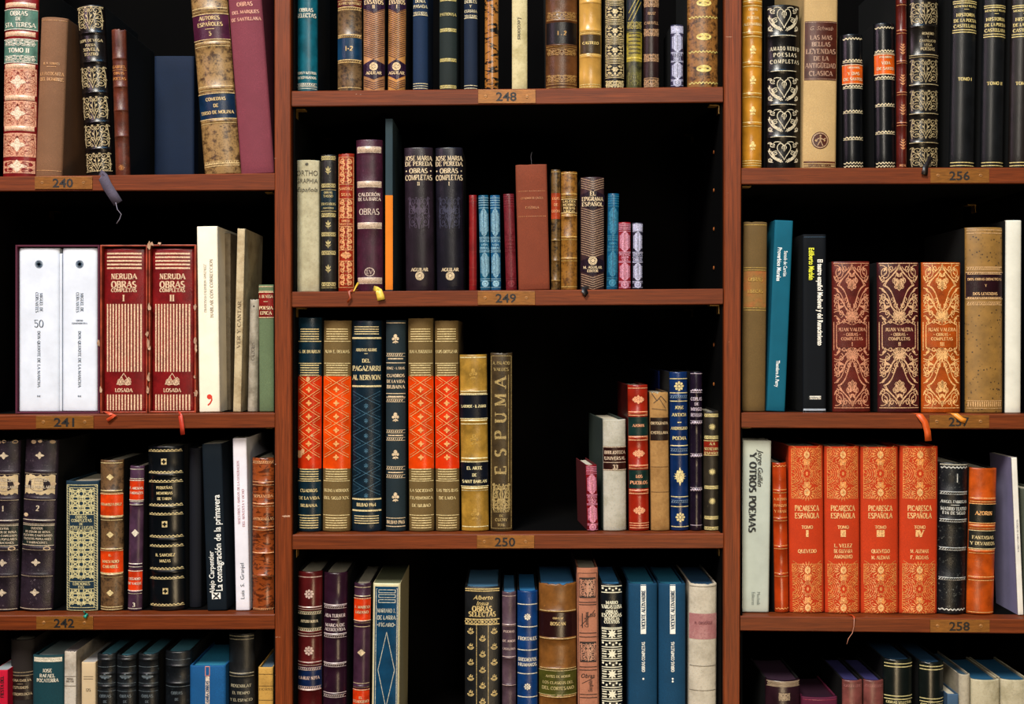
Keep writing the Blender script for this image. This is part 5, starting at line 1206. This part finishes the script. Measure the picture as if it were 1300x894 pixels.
for x0, x1, dx, n, lab in ((1207.8, 1239, 2.3, 'I', 'black leather volume marked TOMO I on shelf 256'), (1247.5, 1276, 2.3, 'II', 'black leather volume marked TOMO II on shelf 256'), (1283.5, 1314, 2.3, 'III', 'black leather volume cut off by the right edge of the photo, shelf 256')):
    o = 0 if n == 'I' else 5.5
    b = Book(256, x0, x1, -40, lab, 'leather:#16181a' if n != 'III' else 'leather:#201a18', dx=dx*2, gilt='gilt:#dcc888', bulge=6, grp='matching black volumes numbered TOMO')
    b.deco.line([1.5+o, 4+o, 38+o, 41+o], 1.1).texts([('MENENDEZ PELAYO', 8+o, 2.4), ('HISTORIA', 19+o, 4), ('DE LA POESIA', 26+o, 3.8), ('CASTELLANA', 33+o, 4)]).line(12+o, .7, w=.2).line([206.5, 210.5], 1.1).text('TOMO '+n, 100.5+o, 4, maxw=20); b.build()

# ================================================================== SHELF 257
b = Book(257, 942.5, 972.3, 281.5, 'olive-tan cloth book with rubbed pale label, first on shelf 257', 'cloth:#6c5632', gilt='gilt:#c4a45c', dx=2.6, bulge=4, wear=1)
b.deco.line([285.5, 340, 343, 391, 394], .8); L = b.tag(344.5, 390, 'stained:#8a6838:#a85c30', 'gilt:#bc9850', w=.95); L.texts([('OBRAS', 355, 4.5), ('LIRICAS', 370, 4)]); b.build()
b = Book(257, 973.6, 996.4, 280, 'bright teal paperback with sideways white lettering leaning right on shelf 257', 'paper:#105c70', kind='p', dx=10.5, gilt='ink:#e4eaea', bulge=.6)
b.deco.text('Santob de Carrión'.upper(), 335, 3.6, rot=-1, u=3.8, stretch=.6) if False else b.deco.sans('Santob de Carrión', 335, 4.6, rot=-1, u=4, stretch=.68).sans('Proverbios Morales', 336, 5.4, rot=-1, u=-3.8, stretch=.72, bold=.02).sans('Theodore A. Perry', 475, 4.6, rot=-1, u=0, stretch=.68, bold=.02)
b.build()
b = Book(257, 1019.5, 1049, 297.5, 'black hardback with white and yellow sideways lettering on shelf 257', 'paper:#090f16', kind='p', gilt='ink:#ece8dc', bulge=1.5, board='cloth:#06080b', pages='paper:#c8c8c8', D=110)
b.deco.sans('El teatro español Medieval y del Renacimiento', 384, 6.6, rot=-1, u=7, stretch=.64, bold=.03).sans('Edilberto Marbán', 335, 6.6, rot=-1, u=-4, stretch=.64, bold=.03, mat='ink:#d8d838')
b.deco.rect(-6.5, 8, 502.8, 507).text('GENERALES', 505, 2.4, mat='ink:#0a1016', layer=4).rect(-14, 14, 519, 523.5, 'ink:#a8b0b8', n=10).line([301], .5, w=.9, mat='ink:#39566c'); b.build()
def valera(x0, x1, yt, n, lab, mat, dx, g, cut='leather:#401414'):
    b = Book(257, x0, x1, yt, lab, mat, dx=dx, gilt=g, bulge=3.5, grp='three-volume damask-stamped set')
    dd = b.deco; W = b.hw*.93
    dd.line([334.5, 518], .9, w=.94)
    dd.orn(o_damask, 373, W, 38, lw=.95, flip=-1).orn(o_damask, 479, W, 38, lw=.95, flip=1)
    dd.orn(o_star12, 400, 8.5, 7.5).orn(o_star12, 452, 8.5, 7.5)
    W2 = b.hw*.8
    dd.stroke([(-W2, 413), (-W2*.55, 408), (0, 413), (W2*.55, 408), (W2, 413), (W2, 441), (W2*.55, 446), (0, 441), (-W2*.55, 446), (-W2, 441), (-W2, 413)], .9)
    dd.stroke([(-W, 409), (-W, 445)], .8); dd.stroke([(W, 409), (W, 445)], .8)
    dd.rect(-W2*.93, W2*.93, 412.5, 441.5, mat, 3)
    dd.texts([('JUAN VALERA', 418.5, 4.2), ('* OBRAS *', 424.8, 3.8), ('COMPLETAS', 430.3, 3.8), (n, 437, 4.6)], layer=5, maxw=W2*1.8); b.build(); return b
valera(1058.5, 1106, 332, 'I', 'deep red-brown damask-stamped volume marked I on shelf 257', 'leather:#5c2018', -1, 'gilt:#d49878')
b = valera(1116, 1168.5, 333, 'II', 'wine-dark damask-stamped volume marked II, widest of three on shelf 257', 'leather:#481a1c', -1, 'gilt:#dcb48c')
ribbon(b, [(1160, 524.6, .016), (1165, 525.5, .002), (1168, 528, -.0022), (1174, 536, -.003), (1177.5, 548, -.0035), (1178.5, 560, -.0038)], 7, 'satin:#c85a20', taper=1.2)
b = valera(1171.5, 1220.5, 333, 'III', 'orange-tan damask-stamped volume marked III on shelf 257', 'leather:#9c4a14', 0, 'gilt:#f0be80')
ribbon(b, [(1204, 524.4, .014), (1210, 525, .002), (1214, 527, -.0022), (1221, 533, -.003), (1226, 534.5, -.0035)], 6, 'satin:#d88c30')
b = Book(257, 1228, 1274.7, 288.5, 'tall tan book speckled with dark flecks and deep red label on shelf 257', 'speckle:#8c6a34:#2e1e10', gilt='gilt:#e0b888', bulge=5)
b.deco.line([292, 296, 339, 387], .8).rope([341, 385], 2.4)
for i in range(16): b.deco.rect(-21+i*2.7, -20+i*2.7, 510, 516.5, n=1)
b.deco.line([509, 518.5], .6)
L = b.tag(345, 380, 'leather:#2a1018', edge=1); L.rope([347, 378.5], 1.6); L.texts([('DOS OBRAS DIDACTICAS', 354.5, 3), ('Y', 362.5, 3), ('DOS LEYENDAS', 373, 3.4)], maxw=42); b.build()
b = Book(257, 1277.5, 1296.5, 279.5, 'plain white smooth-spined book near the right edge on shelf 257', 'paper:#d2d0c4', board='cloth:#0d0c0c', kind='r', dx=1, bulge=2); b.build()  # dark boards paint in the shade on its side

# ================================================================== SHELF 258
b = Book(258, 940.3, 976, 559.5, 'pale grey-green paperback with sideways title Y OTROS POEMAS, first on shelf 258', 'paper:#b4bab0', kind='p', dx=3.2, gilt='ink:#1c2428', bulge=1)
b.deco.sans('Jorge Guillén', 595, 6.6, rot=-1, u=4.5, shear=.3, stretch=.95, bold=.015).text('Y OTROS POEMAS', 626, 8.4, rot=-1, u=-5, stretch=1.08, bold=1.5).sans('Muchnik', 760, 4.4, rot=-1, u=4.5, stretch=.8, bold=0, mat='ink:#7c8480').sans('Editores', 760, 4.4, rot=-1, u=-2, stretch=.8, bold=0, mat='ink:#7c8480'); b.build()
b = Book(258, 985, 1002.5, 588, 'slim orange-brown leather book with raised bands left of the four-volume set on shelf 258', 'shiny:#a03c12', gilt='gilt:#eca868', dx=-3.3, hubs=(624, 659.5, 695, 730), hubh=3.5, bulge=4)
b.deco.line([622, 626, 657.5, 661.5, 693, 697, 728, 732], .7).wave([592, 773], .9, 4, .8).texts([('A. DE BEROES', 634, 2.8), ('EVANGELIOS', 642, 3), ('Y FRASE', 649.5, 3)]); b.build()
AUT = {'I': ['QUEVEDO'], 'II': ['L. VELEZ', 'DE GUEVARA', 'ANONIMO'], 'III': ['QUEVEDO', 'M. ALEMAN'], 'IV': ['M. ALEMAN', 'F. ROJAS']}
for x0, x1, yt, dx, n, lab in ((1004, 1047.3, 566.8, -1.6, 'I', 'vivid orange book with gilt lace panels marked TOMO I'), (1049, 1093, 567.3, -1, 'II', 'vivid orange book with gilt lace panels marked TOMO II'),
                          (1094.8, 1142, 567.8, -.8, 'III', 'vivid orange book with gilt lace panels marked TOMO III'), (1143.4, 1190.8, 567, 1.2, 'IV', 'vivid orange book with gilt lace panels marked TOMO IV')):
    b = Book(258, x0, x1, yt, lab, 'cloth:#b83c0c', dx=dx, gilt='gilt:#f0c084', bulge=4, grp='orange four-volume set')
    dd = b.deco; W = b.hw*.86
    dd.orn(o_picaresca, 601.5, W, 31.5, lw=.55, mat='gilt:#e89c58').orn(o_picaresca, 748, W, 31.5, lw=.55, mat='gilt:#e89c58')
    for yc in (601.5, 748): dd.orn(o_cartouche, [yc-24, yc+24], 4, 6).orn(o_quatre, [yc-14, yc+14], 4, 3.5)
    dd.texts([('PICARESCA', 645.5, 6.6), ('ESPAÑOLA', 655, 6.6)], maxw=30, bold=1.3).text('TOMO', 669.5, 4, maxw=19).text(n, 677.5, 8.4, bold=2.1, maxw=20)
    rows = AUT[n]; y0 = 700 if len(rows) < 3 else 693
    for i, t in enumerate(rows): dd.text(t, y0+i*(8 if len(rows) < 3 else 7), 4.4, maxw=23)
    b.build()
    if n == 'II':
        ribbon(b, [(1076, 781.6, .014), (1082, 782.2, .004), (1085, 784, -.0022), (1084, 787, -.003)], 5, 'satin:#b84818', taper=.3)
        ribbon(b, [(1084.5, 785, -.003), (1084, 796, -.0035), (1082, 804, -.004), (1077, 811, -.004), (1075, 818, -.004)], .7, 'satin:#b88470', name='loose_thread')
b = Book(258, 1192, 1228.5, 588, 'black scuffed leather book with silver dotted bands, right of the orange set on shelf 258', 'scuffed:#0c1117:#b0b4ac', dx=3.4, gilt='gilt:#cfcfc8', bulge=7, hubs=(626, 661, 697, 735.5), hubh=3.5, wear=1)
b.deco.line([590.5], 1.6, 'gilt:#b8b4a4').wave([594, 774.5], 1, 7, 1.3).rope([626.5, 661.5, 697.5, 735.5], 2.2).texts([('ANGEL FABREGAS', 637.5, 3.4), ('MADRID TEATRO', 646.5, 4), ('FIN DE SIGLO', 651.8, 3.6)]).line(641.8, .8, w=.3)
b.deco.rect(1.5, 2.8, 602, 613, n=2); b.build()
b = Book(258, 1229.6, 1263.5, 595, 'bright orange-tan leather book with two black labels on shelf 258', 'leather:#a84c12', dx=4.2, gilt='gilt:#f0b878', bulge=5, hubs=(635, 669.5, 701, 735), hubh=4)
b.deco.line([633, 637.5, 667.5, 671.5, 699, 703, 733, 737.5, 778], .8)
L = b.tag(639.5, 665.5, 'leather:#121613', edge=1); L.text('AZORIN', 652, 4.6)
L = b.tag(673.5, 698, 'scuffed:#1a1c18:#6a6448', 'gilt:#dcc898', edge=1); L.texts([('FANTASIAS', 683, 4), ('Y DEVANEOS', 690.5, 4)]); b.build()
b = Book(258, 1293, 1299.5, 581, 'lilac-covered thin book with white spine leaning left near the right edge, shelf 258', 'paper:#d8d4cc', kind='p', dx=-8.5, gilt='ink:#6c6474', bulge=.3, board='paper:#8c86a4', D=66, yaw=0)
b.deco.text('TEATRO DE GARCIA LORCA', 680, 2, rot=-1, stretch=1.2, bold=.7); b.build()
b = Book(258, 1304, 1325, 621, 'grey-green book barely visible at the right edge of shelf 258', 'cloth:#4c5044', dx=-6); b.build()

# ================================================================== SHELF 259
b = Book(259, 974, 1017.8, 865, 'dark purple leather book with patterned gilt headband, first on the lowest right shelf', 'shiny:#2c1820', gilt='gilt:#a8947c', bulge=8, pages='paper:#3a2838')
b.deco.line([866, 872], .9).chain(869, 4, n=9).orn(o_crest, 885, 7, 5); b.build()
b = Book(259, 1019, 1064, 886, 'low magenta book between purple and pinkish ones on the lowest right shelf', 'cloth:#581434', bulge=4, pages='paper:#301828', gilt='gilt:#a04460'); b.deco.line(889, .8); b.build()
for x0, x1, lab in ((1071, 1096, 'pinkish-brown leather book with painted blue-violet light on page tops, left of its twin'), (1098, 1123, 'pinkish-brown leather book with painted blue-violet light on page tops, beside the tall green-black book')):
    b = Book(259, x0, x1, 864.5, lab, 'leather:#744440', bulge=4, pages='paper:#3c3a68', gilt='gilt:#a8706c', grp='pinkish-brown pair'); b.deco.rope(871, 1.6); b.build()  # violet pages colour stands for cool light on the tops
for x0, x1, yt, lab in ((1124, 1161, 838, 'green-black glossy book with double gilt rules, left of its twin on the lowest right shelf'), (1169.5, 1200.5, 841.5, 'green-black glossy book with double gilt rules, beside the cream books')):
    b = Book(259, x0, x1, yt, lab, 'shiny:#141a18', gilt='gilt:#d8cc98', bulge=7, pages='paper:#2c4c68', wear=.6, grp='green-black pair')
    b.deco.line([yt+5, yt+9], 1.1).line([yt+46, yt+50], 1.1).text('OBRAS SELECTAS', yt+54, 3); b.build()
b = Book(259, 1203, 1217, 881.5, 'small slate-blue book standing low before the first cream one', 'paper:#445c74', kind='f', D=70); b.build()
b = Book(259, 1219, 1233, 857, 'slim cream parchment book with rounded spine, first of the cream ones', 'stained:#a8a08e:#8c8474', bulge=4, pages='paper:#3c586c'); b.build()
for x0, x1, lab in ((1235, 1271.3, 'wide cream parchment book with painted blue light on page tops, second of the cream ones'), (1273, 1309, 'wide cream parchment book with painted blue light on page tops, cut by the right edge')):
    b = Book(259, x0, x1, 864, lab, 'stained:#b0a890:#8c8468', bulge=5, pages='paper:#2c5c7c', grp='wide cream pair'); b.build()  # page tops coloured blue as lit from above
